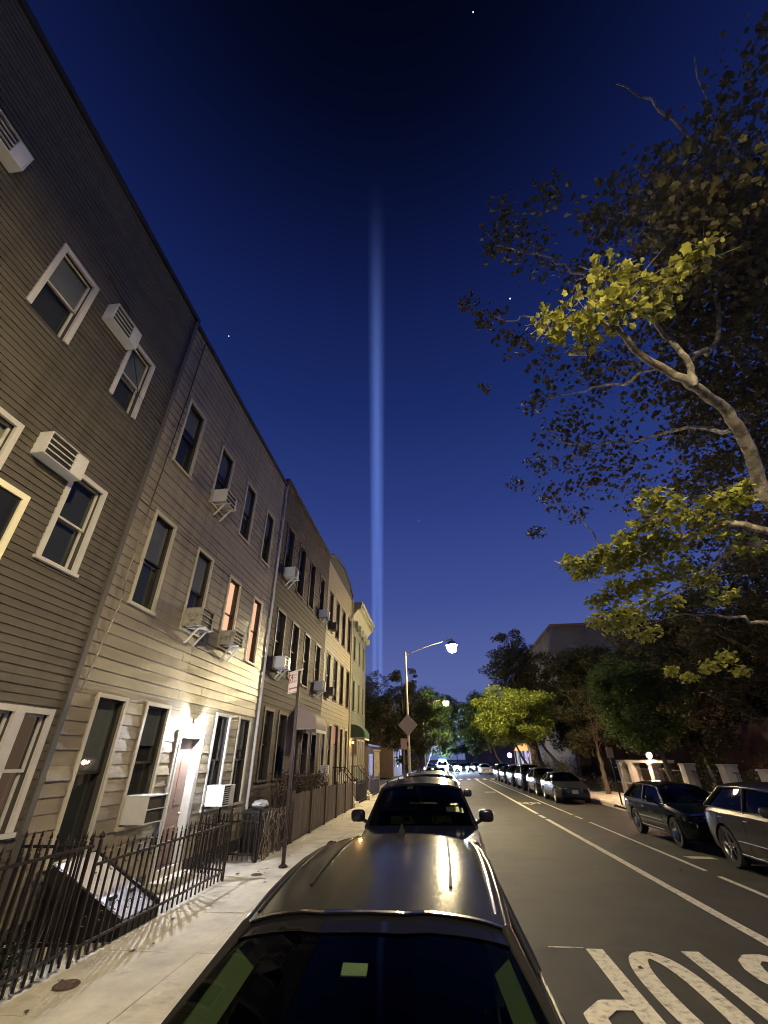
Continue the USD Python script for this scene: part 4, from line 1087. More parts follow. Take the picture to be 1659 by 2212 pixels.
            P[0, 0] = low[0]; P[:, 0] = Ab(s) + (At(s) - Ab(s)) * np.linspace(0.02, .98, 5)[:, None]; P[:, -1] = Cb(s) + (Ct(s) - Cb(s)) * np.linspace(0.02, .98, 5)[:, None]
            P[..., 0] -= s * .012
            MB().slab(P, (-s * .004, 0, 0)).build('side_window', dark_glass if not glass_mat else glass_mat, t, smooth=True)
            b = MB(); b.tube([tuple(bt(q) + (s * .012, 0, .006)) for q in np.linspace(cowl + .15, rb - .1, 10)], .011, 5); b.build('belt_trim', chrome if bright else black_plastic, t)
            if bright:
                b = MB(); b.tube([tuple(p + (s * .028, 0, .004)) for p in k], .009, 5); b.tube([tuple(Ct(s) + (s * .03, 0, 0)), tuple(Cb(s) + (s * .04, 0, .02))], .009, 5); b.tube([tuple(At(s) + (s * .026, 0, .0)), tuple(Ab(s) + (s * .02, .1, .02))], .009, 5); b.build('window_trim', chrome, t)
            # doors: shut lines, handles, side moulding
            for q in (cowl + .18, yb + .02, yr_ + .25):
                zz = np.linspace(.34, zt(q) - .09, 7)
                xs = []
                for z_ in zz:
                    w, z1, z0 = ww(q), zt(q), zbot(q); hh = (z_ - z0) / (z1 - z0)
                    xs.append(np.interp(hh, [.1, .36, .66, .90, 1], [.975 * w, w, w * .992, w * .965, w * .9]))
                b = MB(); b.tube([(s * (x_ + .0005), q, z_) for x_, z_ in zip(xs, zz)], .005, 4); b.build('shut_line', black_plastic, body)
            for q in (yb - .12, yr_ + .1):
                b = MB(); b.bbox((s * W * .985, q - .1, belt - .16), (s * (W * .985 + .028), q + .08, belt - .135), .008); b.build('door_handle', chrome if bright else paint, body)
            if bright:
                for z_ in (.52, .30):
                    b = MB(); b.bbox((s * W * .998, cowl + .2, z_), (s * (W + .012), wheels[1] - r - .1, z_ + .022), .006); b.build('side_moulding', chrome, body)
            # mirror
            ms = 1.0
            mp = np.array([s * (W + .055 + .055 * ms), cowl + .40, belt + .045 + .05 * ms])
            ell = trimesh.creation.icosphere(2, 1.0)
            ell.vertices = np.sign(ell.vertices) * np.abs(ell.vertices) ** .6 * np.array([.115, .075, .085]) * ms + mp
            mi = MB().mesh(ell)
            bar(mi, mp - (s * .08 * ms, -.01, .055 * ms), np.array([s * W * .94, cowl + .40, belt + .0]), .028)
            mi = mi.build('wing_mirror', paint if not fancy else black_plastic, t, smooth=50)
            MB().lathe([(0, .0), (.068 * ms, .0)], tuple(mp + (0, .078 * ms, 0)), 12, 'y').build('mirror_glass', chrome, mi)
            # lamps
            q0 = .10
            b = MB(); xo, xi = ww(.28) * .985, ww(.1) * .50
            lp = [(s * xi, .012 + .02, zf - .17), (s * xi, .05, zf - .065), (s * xo, .36, zf - .06), (s * ww(.3) * 1.0, .34, zf - .15), (s * ww(.12) * .98, .10, zf - .20), (s * xo * .9, .22, zf - .05)]
            b.hull(np.array(lp + [(x_ * .9, y_ + .2, z_) for x_, y_, z_ in lp]))
            hl = b.build('headlight', lens_clear, t); k_ = 3.0 if lit else 1.0
            MB().lathe([(0, -.012), (.05 * k_, -.008), (.062 * k_, .004), (.062 * k_, .03)], (s * (xi + xo) * .5, .075 if not lit else -.02, zf - .125), 14, 'y').build('headlamp_bulb', white_lens if lit else chrome, hl)
            MB().lathe([(0, -.01), (.04, -.006), (.05, .01), (.05, .06)], (s * W * .60, .035 if not lit else .0, .36), 12, 'y').build('fog_lamp', white_lens if lit else lens_clear, t)
            b = MB(); xo = ww(L - .1)
            b.hull([(s * xo * a, q, z_) for a, q in ((.62, L - .02), (1.0, L - .12), (1.0, L - .3), (.62, L - .2)) for z_ in (zdeck - .32, zdeck - .12)]); b.build('tail_light', lens_red, t)
        # windshield and rear glass
        def sheet(b0, b1, t0, t1, bowb, bowt, lo, hi, topcurve=None, nn=13):
            U = np.linspace(-1, 1, nn); V = np.linspace(lo, hi, 7)
            Q = np.zeros((nn, 7, 3))
            for i, u in enumerate(U):
                pb = b0 + (b1 - b0) * (u + 1) / 2 + (0, bowb * (1 - u * u), .02 * (1 - u * u))
                pt = topcurve(u) if topcurve else t0 + (t1 - t0) * (u + 1) / 2 + (0, bowt * (1 - u * u), 0)
                for j, vv in enumerate(V):
                    Q[i, j] = pb + (pt - pb) * vv + (0, -.03 * 4 * vv * (1 - vv) * np.sign(bowb) * -1 * 0, .035 * 4 * vv * (1 - vv))
            return Q
        tc = lambda u: np.array(roofp(u * .985, 0)) + (0, .02, -.022)
        MB().slab(sheet(Ab(-1), Ab(1), 0, 0, -.14, -.05, .03, .985, tc), 0.004).build('windshield', glass_mat or car_glass, t, smooth=True)
        if fancy:
            MB().slab(sheet(Ab(-1), Ab(1), 0, 0, -.14, -.05, .89, .99, tc, 25) + (0, -.004, .006), 0.002).build('windshield_shade', frit, t, smooth=True)
        tcr = lambda u: np.array(roofp(u * .985, 1)) + (0, -.02, -.022)
        MB().slab(sheet(Cb(-1), Cb(1), 0, 0, .10, .05, .03, .985, tcr), 0.004).build('rear_window', dark_glass, t, smooth=True)
        # nose
        b = MB(); b.hull([(sx * a, q, z_) for sx in (-1, 1) for a, q, z_ in ((W * .46, -.012, zf - .27), (W * .50, .02, zf - .115), (W * .46, .1, zf - .27), (W * .5, .12, zf - .115))]); gr = b.build('grille', black_plastic, t)
        for k in range(3):
            z_ = zf - .245 + k * .045
            MB().bbox((-W * .45, -.02, z_), (W * .45, .01, z_ + .012), .004).build('grille_bar', chrome, gr)
        b = MB(); b.hull([(sx * a, q, z_) for sx in (-1, 1) for a, q, z_ in ((W * .62, .008, .30), (W * .66, .012, .44), (W * .62, .12, .30), (W * .66, .12, .44))]); b.build('lower_intake', black_plastic, t)
        if plate:
            MB().bbox((-.155, -.032, .46), (.155, -.02, .62), .004).build('number_plate', plate_mat, t)
        # wheels
        for yw in wheels:
            for s in (-1, 1):
                xw = s * (W - .115)
                ty = MB().lathe([(r * .68, -.10), (r * .95, -.105), (r, -.08), (r, .08), (r * .95, .105), (r * .68, .10)], (xw, yw, r), 24, 'x').build('wheel', tyre_mat, t, smooth=40)
                rim = MB()
                rim.lathe([(r * .70, -.09), (r * .64, -.05), (r * .64, .05), (r * .70, .095), (r * .67, .10)], (xw, yw, r), 24, 'x')
                for k in range(5):
                    a = 2 * np.pi * k / 5 + .3
                    d = np.array([0, np.cos(a), np.sin(a)]); e = np.array([0, -np.sin(a), np.cos(a)])
                    c = np.array([xw + s * .075, yw, r])
                    rim.hull([c + d * ra + e * wi * sg + np.array([s * dx, 0, 0]) for ra, wi, dx in ((.03, .03, .0), (r * .66, .022, .015)) for sg in (-1, 1) for dx in (dx, dx - .025)])
                rim.lathe([(0, .012), (.045, .01), (.055, -.01)], (xw + s * .08, yw, r), 12, 'x')
                rim.build('rim', alloy, ty, smooth=40)
                MB().lathe([(0, 0), (r * .62, 0)], (xw - s * .02, yw, r), 18, 'x').build('brake_disc', cabin_dark, ty)
        if rails:
            for s in (-1, 1):
                b = MB(); pts = [np.array(roofp(s * .90, q)) + (0, 0, .055) for q in np.linspace(.10, .92, 9)]
                b.tube([tuple(np.array(roofp(s * .9, .06)) + (0, 0, -.01))] + [tuple(p) for p in pts] + [tuple(np.array(roofp(s * .9, .96)) + (0, 0, -.01))], .014, 6)
                b.build('roof_rail', chrome if rails == 'chrome' else black_plastic, t)
        if lining:
            for s in (-1, 1):
                a, c = Ab(s), At(s)
                P = np.array([[a + (c - a) * h + (-s * (.022 + g_ * .10), .015 + g_ * .14, -.03 * g_ - .012) for h in np.linspace(.05, .97, 8)] for g_ in (0, .5, 1)])
                MB().slab(P, (-s * .004, .006, 0)).build('pillar_lining', lining, t, smooth=True)
            P = np.array([[np.array(roofp(u * .95, vv)) + (0, .03, -.05) for vv in np.linspace(.02, .96, 5)] for u in np.linspace(-1, 1, 7)])
            MB().slab(P, 0.004).build('headliner', seat_mat, t)
        # driver's wheel on the car's left (+x seen from the front)
        b = MB(); c = np.array([.37, cowl + .82, belt - .08]); a = np.linspace(0, 2 * np.pi, 19)
        b.tube([c + (0.185 * np.cos(q), .06 * np.sin(q) + 0, .175 * np.sin(q)) for q in a], .014, 6, caps=False)
        b.hull([c + (x_, y_, z_) for x_, y_, z_ in ((-.18, 0, .0), (.18, 0, 0), (0, -.05, -.16), (0, .03, .05), (0, -.12, -.02))]); b.build('steering_wheel', black_plastic, t)
        b = MB(); mpos = (At(1) + At(-1)) / 2 + (0, .13, -.10)
        b.bbox(tuple(mpos - (.115, .02, .035)), tuple(mpos + (.115, .015, .035)), .012); b.build('rear_view_mirror', black_plastic, t)

    def on_glass(self, u, vv, w, h, name, mat, cowl, W, zb, lift=-.012, thick=.006):
        """a small plate behind the windshield: u across, vv up the glass"""
        a = np.array([u * W * .9, cowl - .14 * (1 - u * u), zb]); c = np.array(self.roofp(u, 0)) + (0, .02, -.022)
        p = a + (c - a) * vv + (0, 0, .035 * 4 * vv * (1 - vv)); d = (c - a) / np.linalg.norm(c - a)
        n = np.array([0, -d[2], d[1]]); ex = np.array([1.0, 0, 0])
        p = p + n * (lift)
        pts = [p + ex * sx * w / 2 + d * sy * h / 2 + n * k for sx in (-1, 1) for sy in (-1, 1) for k in (0, -thick)]
        return MB().hull(pts).build(name, mat, self.t)


charcoal = paint_car('charcoal_paint', (0.0165, 0.0162, 0.0158), 0.0, 0.17, 0.0)
black_paint = paint_car('black_paint', (0.008, 0.008, 0.009), 0.2, 0.16)
dark_green = paint_car('deep_green_black_paint', (0.006, 0.010, 0.008), 0.3, 0.14)
bronze = paint_car('bronze_grey_paint', (0.034, 0.029, 0.023), 0.7, 0.24)
silver = paint_car('silver_blue_paint', (0.014, 0.016, 0.020), 0.7, 0.24)
white_paint = paint_car('white_car_paint', (0.65, 0.63, 0.58), 0.0, 0.25)
graphite = paint_car('graphite_paint', (0.022, 0.022, 0.023), 0.6, 0.22)

# the car the camera looks over
c1 = Car('dark grey crossover in the foreground with a toll tag behind its windshield', -0.375, 0.50, charcoal, L=4.75, W=0.94, zf=.95, zb=1.02, belt=1.03, zdeck=1.05, cowl=1.22, wt=2.24, rt=4.12, rb=4.55,
         roof=1.575, drop=.085, wr=.635, wheels=(.9, 3.72), r=.36, notch=.045, lining=trim_light, fancy=True, rails=False)
c1.on_glass(-.04, .74, .105, .055, 'toll_tag', tag_mat, 1.22, .94, 1.02)
b = MB()
fin = [(x_, y_, z_) for x_, y_, z_ in ((0, 0, 0), (-.035, .0, 0), (.035, 0, 0), (-.03, .16, 0), (.03, .16, 0), (0, .17, .07), (.006, .13, .075), (-.006, .13, .075))]
p = np.array(c1.roofp(0.02, .84)); b.hull([np.array(q) + p + (0, 0, -.004) for q in fin]); b.build('aerial_fin', charcoal, c1.t)
b = MB(); b.tube([tuple(np.array(c1.roofp(.93, q)) + (0, 0, .004)) for q in np.linspace(.03, .98, 10)], .011, 6); b.build('roof_rail', chrome, c1.t)
b = MB(); b.tube([tuple(np.array(c1.roofp(-.93, q)) + (0, 0, .0)) for q in np.linspace(.03, .98, 10)], .010, 6); b.build('roof_rail', charcoal, c1.t)
b = MB(); b.tube([tuple(np.array(c1.roofp(u, 0)) + (0, -.004, -.006)) for u in np.linspace(-.99, .99, 41)], .0065, 5); b.build('roof_edge_trim', chrome, c1.t)

c2 = Car('big black sport utility car parked just behind the dark grey crossover', -0.36, 6.55, black_paint, L=5.1, W=.93, zf=1.12, zb=1.22, belt=1.22, zdeck=1.22, cowl=1.45, wt=2.10, rt=4.75, rb=4.98, roof=1.80, wr=.66,
         wheels=(.95, 4.0), r=.40, lining=cabin_dark, rails='chrome', glass_mat=glass('smoked_car_glass', (0.42, 0.46, 0.42), gloss=0.6))
c2.on_glass(-.26, .93, .10, .055, 'toll_tag', tag_mat, 1.45, .93, 1.22)
c2.on_glass(.66, .36, .20, .10, 'registration_sticker', tag_mat, 1.45, .93, 1.22); c2.on_glass(.80, .34, .10, .10, 'registration_sticker', tag_mat, 1.45, .93, 1.22)
MB().hull([(-.01 + a, 2.28 + q, z_) for a, z_ in ((-.016, 1.66), (.016, 1.66), (-.022, 1.60), (.022, 1.60), (-.006, 1.46), (.006, 1.46)) for q in (0, .006)]).build('air_freshener', tag_mat, c2.t)
row = 'cars parked nose to tail along the right kerb'
rowl = 'cars parked along the left kerb'
Car('sport utility car second behind the foreground car, only its roof showing', -0.36, 12.5, graphite, L=4.9, W=.96, roof=1.78, zf=1.08, zb=1.18, belt=1.18, zdeck=1.2, cowl=1.4, wt=2.1, rt=4.5, rb=4.75, wr=.64, wheels=(.95, 3.85), r=.39, rails='chrome', name='parked_car')
Car('third dark car up the left kerb, before the lamp pole', -0.42, 18.2, silver, roof=1.5, name='parked_car')
Car('fourth dark car up the left kerb, beside the lamp pole', -0.42, 23.6, charcoal, roof=1.62, zf=.95, zb=1.08, belt=1.08, zdeck=1.08, name='parked_car')
Car('dark car up the left kerb beyond the lamp pole', -0.42, 30.2, graphite, roof=1.48, name='parked_car')
Car('farthest dark car on the left kerb before the crossing', -0.42, 36.4, black_paint, roof=1.6, zf=.95, zb=1.08, belt=1.08, zdeck=1.08, name='parked_car')

Car('black estate car with chrome window trim and alloy wheels parked at right', 7.12, 14.15, dark_green, L=4.55, W=.90, zf=.80, zb=.95, belt=.92, zdeck=.98, cowl=1.30, wt=2.02, rt=3.75, rb=4.35, roof=1.44, wr=.58, wheels=(.86, 3.50), r=.33, bright=True)
Car('bronze grey crossover at the right edge, rear wheel nearest the lane line', 7.16, 8.95, bronze, L=4.5, W=.94, zf=.98, zb=1.10, belt=1.06, zdeck=1.06, cowl=1.20, wt=1.95, rt=3.75, rb=4.28, roof=1.60, wr=.61, wheels=(.88, 3.58), r=.37, bright=True)
Car('dark silver saloon with a pale number plate parked past the driveway', 6.95, 27.4, silver, L=4.6, W=.90, zf=.78, zb=.96, belt=.94, zdeck=1.0, cowl=1.35, wt=2.10, rt=3.35, rb=4.0, roof=1.45, wr=.57, wheels=(.9, 3.6), r=.33)
Car('black car second in the right row behind the silver saloon', 6.98, 32.7, black_paint, roof=1.55, zf=.9, zb=1.05, belt=1.02, zdeck=1.02)
Car('dark sport utility car third in the right row', 6.98, 37.9, graphite, L=4.7, roof=1.72, zf=1.0, zb=1.14, belt=1.12, zdeck=1.12, rails='chrome')
Car('pale car fourth in the right row under the lit tree', 6.98, 43.3, silver, roof=1.62, zf=.95, zb=1.08, belt=1.06, zdeck=1.06)
Car('black car fifth in the right row', 6.98, 48.6, black_paint, roof=1.5)
Car('last dark car of the right row before the crossing', 6.98, 53.8, graphite, roof=1.65, zf=.95, zb=1.08, belt=1.06, zdeck=1.06)
Car('white saloon facing the camera beyond the crossing', 6.9, 76.0, white_paint, L=4.6, roof=1.45, zf=.80, zb=.96, belt=.94, zdeck=1.0, cowl=1.3, wt=2.0, rt=3.3, rb=4.0, wr=.57)
# traffic far up the road with its lights on
for x_, y_, s_ in ((2.0, 92.0, 'oncoming car with white headlights just right of the road centre'), (4.1, 88.0, 'oncoming car with white headlights left of the white saloon'), (5.6, 99.0, 'farther oncoming car with white headlights near the right kerb'), (-1.9, 84.0, 'car with one cold white light at the left kerb far up the road')):
    mv = Car(s_, x_, y_, graphite, lit=True, name='moving_car', plate=False).t
for x_, y_, s_ in ((0.6, 101.0, 'headlit car just behind the emergency vehicle'), (3.0, 108.0, 'headlit car in the far queue above the bike lane lines'), (6.9, 94.0, 'headlit car nearest the far right kerb, behind the white saloon'), (-0.9, 97.0, 'headlit car left of the emergency vehicle')):
    copy_of(mv, 'moving_car', s_, (x_, y_, 0))
t = Car('emergency vehicle flashing blue white lights far up the road', 0.4, 80.0, white_paint, L=5.0, W=.98, roof=1.9, zf=1.1, zb=1.25, belt=1.25, zdeck=1.25, cowl=1.3, wt=1.9, rt=4.6, rb=4.85, wr=.7, wheels=(.95, 3.9), r=.39, lit=True, name='emergency_vehicle').t
MB().bbox((-.55, 2.2, 1.86), (.55, 2.5, 1.9), .01).build('light_bar_base', black_plastic, t)
for i, c_ in enumerate(((0.25, 0.35, 1.0), (0.75, 0.80, 1.0), (0.25, 0.35, 1.0))):
    MB().bbox((-.52 + i * .35, 2.22, 1.902), (-.20 + i * .35, 2.48, 2.06), .02).build('beacon', glow(f'beacon_{"blue" if i != 1 else "white"}', c_, 900.0), t)
lamp(str(t.GetPath()) + '/light', (0, 1.9, 2.35), 0.2, (0.45, 0.55, 1.0), BEACON_POWER)

# ------------------------------------------------------------------ trees
bark = material('plane_bark', (0.26, 0.23, 0.18), 0.85, var=0.5, scale=7, bump=0.5, bscale=30, dirt=((0.10, 0.085, 0.065), 5, 0.48, 0.56))
dark_bark = material('dark_bark', (0.07, 0.055, 0.04), 0.9, var=0.35, scale=8, bump=0.5, bscale=30)
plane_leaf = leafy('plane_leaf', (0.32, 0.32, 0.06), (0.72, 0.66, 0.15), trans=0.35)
green_leaf = leafy('green_leaf', (0.045, 0.075, 0.018), (0.10, 0.13, 0.035))
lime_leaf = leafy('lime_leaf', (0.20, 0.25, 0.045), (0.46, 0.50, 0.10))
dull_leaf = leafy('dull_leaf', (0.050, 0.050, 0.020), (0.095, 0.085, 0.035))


def limb(b, pts, r0, r1, r_, sides=8, wob=0.04):
    p = np.asarray(pts, float)
    s = np.linspace(0, 1, len(p)); q = np.linspace(0, 1, len(p) * 4)
    c = np.stack([np.interp(q, s, p[:, k]) for k in range(3)], -1)
    for _ in range(2):
        c[1:-1] = (c[:-2] + 2 * c[1:-1] + c[2:]) / 4
    c[1:-1] += r_.normal(0, wob, c[1:-1].shape) * np.linspace(1, .4, len(c) - 2)[:, None]
    b.tube(c, r0 + (r1 - r0) * q ** .8, sides)
    return c


def tree(name, label, x, y, h, crown, n_clumps, per, leaf, seed, trunk_r=0.18, trunk_h=2.2, leaf_size=0.13, clump=0.55, group=None, bark_=None, bias=1.0):
    """crown: (cx, cy, cz, rx, ry, rz) relative to the base"""
    r_ = np.random.default_rng(seed)
    t = thing(name, label, 'tree', (x, y, 0.1), 0, group)
    b = MB()
    cx, cy, cz, rx, ry, rz = crown
    limb(b, [(0, 0, -0.1), (0.03, 0.02, trunk_h * .5), (cx * .3, cy * .3, trunk_h), (cx * .8, cy * .8, cz), (cx, cy, cz + rz * .7)], trunk_r, trunk_r * .18, r_)
    p = r_.normal(0, 1, (n_clumps, 3)); p /= np.linalg.norm(p, axis=1, keepdims=True)
    p *= (r_.random((n_clumps, 1)) ** 0.4)
    keep = meshkit.fbm(p * 2.2 + seed, 3) > 0.40
    p = p[keep] * np.array([rx, ry, rz]) * (0.78 + 0.45 * meshkit.noise(p[keep] * 3.1 + 5 * seed)[:, None]) + [cx, cy, cz]
    for i in r_.permutation(len(p))[:26]:
        s = np.array([cx * .6, cy * .6, trunk_h + (cz - trunk_h) * r_.uniform(.1, .9)])
        limb(b, [s, s + (p[i] - s) * .5 + (0, 0, .12), p[i]], trunk_r * .32, .012, r_, 5)
    b.build('trunk', bark_ or dark_bark, t, smooth=60)
    b = MB()
    rad = r_.uniform(.6, 1.2, len(p)) * clump
    leaf_cloud(b, p, np.stack([rad, rad, rad * .7], -1), np.maximum(4, (1.6 * per * (rad / clump) ** 2)).astype(int), leaf_size, r_, .7)
    b.build('crown', leaf, t)
    return t


# the tall plane tree whose limbs reach over the road from beyond the right edge
def px(u, v, z):
    """where the line of sight through (u, v) of the photograph reaches the height z: used to lay out the limbs once; they stand as real branches in space"""
    d = ROT @ np.array([u - 829.5, -(v - 1106.0), 905.0])
    return np.array(EYE) + d * (z - EYE[2]) / d[2]


T1 = np.array([8.75, 7.4, 0.0])
t1 = thing('plane_tree', 'large plane tree with mottled limbs reaching over the road from the right edge', 'tree', (8.75, 7.4, 0.1))
r_ = np.random.default_rng(21)
B1 = MB()
P_ = lambda u, v, z: px(u, v, z) - T1 - (0, 0, .1)
limb(B1, [(0, 0, -.1), (0.05, 0, 2.2), (-.1, 0.1, 3.6), (-.4, 0.1, 5.2), (-.6, .2, 7.0), (-.7, .5, 9.5), (-.6, .9, 12.5), (-.8, 1.2, 15.0)], .30, .05, r_, 12)
main = [(-.1, .1, 3.6), P_(1656, 1085, 5.7), P_(1640, 1030, 6.1), P_(1600, 925, 6.6), P_(1560, 880, 6.85), P_(1500, 832, 6.80), P_(1425, 795, 7.00), P_(1370, 755, 7.15), P_(1340, 715, 7.25), P_(1290, 690, 7.25), P_(1225, 690, 7.20)]
limb(B1, main, .135, .018, r_, 10, .02)
limb(B1, [P_(1500, 832, 6.80), P_(1492, 775, 7.15), P_(1445, 735, 7.45), P_(1415, 700, 7.55), P_(1375, 655, 7.65), P_(1310, 620, 7.75)], .055, .012, r_, 7, .02)
limb(B1, [P_(1492, 775, 7.4), P_(1540, 760, 8.2), P_(1555, 700, 8.8), P_(1535, 620, 9.3), P_(1512, 540, 9.9), P_(1508, 470, 10.6), P_(1525, 440, 11.2)], .055, .015, r_, 7, .03)
limb(B1, [P_(1375, 655, 7.9), P_(1430, 625, 8.0), P_(1480, 590, 8.0), P_(1515, 540, 8.0)], .02, .008, r_, 5, .02)
limb(B1, [P_(1340, 715, 7.5), P_(1280, 600, 9.3), P_(1200, 560, 10.2), P_(1120, 540, 10.6), P_(1075, 530, 10.8)], .04, .01, r_, 6, .04)
limb(B1, [P_(1225, 690, 7.45), P_(1150, 690, 8.6), P_(1080, 690, 9.6), P_(1010, 655, 10.2)], .022, .006, r_, 5, .04)
low = [(-.1, .1, 3.4), P_(1655, 1130, 4.48), P_(1560, 1135, 4.73), P_(1480, 1160, 4.84), P_(1400, 1190, 4.87), P_(1320, 1210, 4.87), P_(1250, 1215, 4.84)]
limb(B1, low, .06, .010, r_, 7, .02)
limb(B1, [P_(1655, 1165, 4.40), P_(1570, 1195, 4.48), P_(1530, 1240, 4.48), P_(1450, 1280, 4.48), P_(1370, 1320, 4.48)], .035, .008, r_, 6, .02)
limb(B1, [P_(1659, 1345, 3.90), P_(1570, 1330, 4.04), P_(1480, 1325, 4.19), P_(1410, 1345, 4.19)], .03, .007, r_, 6, .02)
limb(B1, [P_(1480, 1160, 4.84), P_(1440, 1090, 5.20), P_(1400, 1050, 5.34)], .02, .006, r_, 5, .02)
limb(B1, [P_(1320, 1210, 4.87), P_(1260, 1120, 7.0), P_(1190, 1080, 8.4), P_(1130, 1050, 8.9)], .02, .006, r_, 5, .03)
limb(B1, [P_(1600, 925, 6.6), P_(1450, 930, 8.0), P_(1330, 960, 8.8), P_(1220, 960, 9.4), P_(1160, 930, 9.8)], .04, .008, r_, 6, .04)
limb(B1, [P_(1425, 795, 7.25), P_(1330, 830, 8.3), P_(1230, 850, 9.2), P_(1150, 870, 9.6)], .03, .007, r_, 6, .04)
limb(B1, [(-.6, .2, 7.0), P_(1600, 400, 11.5), P_(1450, 250, 12.5), P_(1330, 180, 13.0)], .07, .012, r_, 7, .06)
limb(B1, [(-.6, .2, 7.0), P_(1640, 620, 10.5), P_(1560, 330, 13.0), P_(1500, 120, 14.5)], .07, .012, r_, 7, .06)
B1.build('trunk', bark, t1, smooth=60)
# leaf sprays: (u, v, z, radius, leaves)
near_sprays = [(1180, 695, 7.4, .22, 16), (1225, 690, 7.45, .3, 24), (1265, 670, 7.5, .34, 28), (1290, 700, 7.5, .3, 24), (1250, 725, 7.4, .25, 14), (1315, 640, 7.8, .36, 30), (1345, 665, 7.6, .3, 22), (1365, 615, 8.0, .32, 24), (1400, 640, 7.9, .32, 24),
               (1290, 590, 8.1, .24, 12), (1430, 635, 7.9, .28, 20), (1420, 668, 7.8, .24, 14), (1460, 600, 8.0, .22, 12), (1490, 575, 8.0, .22, 12), (1518, 535, 8.0, .2, 10), (1330, 585, 8.1, .2, 10), (1200, 715, 7.4, .2, 10), (1270, 745, 7.35, .18, 8)]
low_sprays = [(1232, 1215, 4.84, 0.19, 18), (1265, 1235, 4.84, 0.24, 26), (1295, 1205, 4.87, 0.25, 28), (1330, 1220, 4.87, 0.30, 34), (1350, 1180, 4.91, 0.28, 32), (1390, 1200, 4.87, 0.31, 34), (1400, 1140, 5.05, 0.28, 30), (1415, 1080, 5.27, 0.27, 24), (1435, 1175, 4.87, 0.30, 30),
              (1470, 1110, 4.98, 0.30, 26), (1455, 1230, 4.62, 0.27, 24), (1400, 1260, 4.62, 0.31, 30), (1340, 1275, 4.62, 0.31, 30), (1300, 1300, 4.48, 0.27, 22), (1370, 1325, 4.48, 0.34, 34), (1430, 1300, 4.48, 0.33, 28), (1320, 1350, 4.40, 0.30, 24), (1290, 1340, 4.40, 0.19, 12), (1390, 1370, 4.26, 0.33, 26),
              (1520, 1250, 4.48, 0.22, 16), (1560, 1090, 4.91, 0.30, 20), (1600, 1070, 4.98, 0.22, 14), (1545, 1140, 4.76, 0.27, 18), (1450, 1450, 3.83, 0.19, 16), (1490, 1465, 3.76, 0.21, 16), (1530, 1440, 3.83, 0.22, 16), (1570, 1420, 3.83, 0.22, 14), (1600, 1450, 3.76, 0.22, 12), (1560, 1290, 4.26, 0.25, 14), (1610, 1180, 4.48, 0.25, 14)]
dim_sprays = []
rs = np.random.default_rng(5)
for u, v, z, r0, n in ((1090, 470, 11.0, .5, 40), (1120, 510, 10.6, .6, 50), (1180, 430, 11.6, .5, 34), (1150, 560, 10.4, .6, 44), (1070, 530, 10.8, .4, 26), (1010, 655, 10.2, .28, 16), (1060, 685, 9.9, .4, 28), (1110, 735, 9.4, .5, 40), (1180, 780, 9.3, .5, 40),
                       (1150, 870, 9.6, .4, 34), (1190, 840, 9.3, .5, 34), (1200, 930, 9.6, .7, 70), (1240, 900, 9.4, .7, 60), (1170, 1000, 9.4, .6, 60), (1250, 980, 9.0, .8, 90), (1310, 940, 8.8, .8, 70), (1120, 1045, 9.0, .4, 26), (1190, 1070, 8.5, .7, 70), (1160, 1150, 8.0, .35, 40),
                       (1280, 1040, 8.2, .9, 110), (1340, 1000, 8.2, .9, 90), (1370, 1070, 7.6, .8, 70), (1260, 790, 9.0, .6, 40), (1330, 800, 8.4, .6, 40), (1400, 860, 8.2, .8, 60), (1045, 840, 9.9, .2, 6), (1240, 1110, 7.8, .5, 44)):
    dim_sprays.append((u, v, z + .6, r0, n))
for _ in range(330):
    u, v = rs.uniform(1470, 1720), rs.uniform(380, 1440)
    dim_sprays.append((u, v, rs.uniform(8.5, 12.0) if v < 1000 else rs.uniform(6.5, 9.5), rs.uniform(.5, .9), 46))
for _ in range(200):
    u = rs.uniform(1230, 1690); v = rs.uniform(60, 620)
    if v < 700 - (u - 1130) * 1.25 or rs.random() < .25:
        continue
    dim_sprays.append((u, v, rs.uniform(11.0, 14.5), rs.uniform(.5, .9), 34))
for _ in range(60):
    u = rs.uniform(1280, 1560); v = rs.uniform(380, 900)
    dim_sprays.append((u, v, rs.uniform(9.5, 12.0), rs.uniform(.35, .6), 16))


def spray_leaves(sprays, size, seed, flat):
    b = MB()
    leaf_cloud(b, np.array([P_(u, v, z) for u, v, z, _, _ in sprays]), [(q[3], q[3], q[3] * .65) for q in sprays], [q[4] for q in sprays], size, np.random.default_rng(seed), flat, 'maple')
    return b


dim_sprays = [(u, v, z, r0, int(n * (0.8 if v < 420 else 1.6))) for u, v, z, r0, n in dim_sprays]
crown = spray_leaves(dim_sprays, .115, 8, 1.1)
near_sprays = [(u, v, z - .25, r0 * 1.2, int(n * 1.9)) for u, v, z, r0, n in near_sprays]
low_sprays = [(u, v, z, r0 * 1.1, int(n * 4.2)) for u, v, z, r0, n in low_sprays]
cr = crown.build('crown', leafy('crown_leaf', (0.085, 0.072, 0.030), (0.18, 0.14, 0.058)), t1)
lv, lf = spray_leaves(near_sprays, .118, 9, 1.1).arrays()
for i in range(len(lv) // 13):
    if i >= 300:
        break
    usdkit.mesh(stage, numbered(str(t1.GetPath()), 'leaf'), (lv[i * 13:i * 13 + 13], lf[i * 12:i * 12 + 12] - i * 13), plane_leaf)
rest = MB(); k = min(300, len(lv) // 13)
if len(lv) > k * 13:
    rest.add(lv[k * 13:], lf[k * 12:] - k * 13)
v2, f2 = spray_leaves(low_sprays, .10, 10, 1.3).arrays(); rest.add(v2, f2)
rest.build('foliage', plane_leaf, t1, kind='stuff')
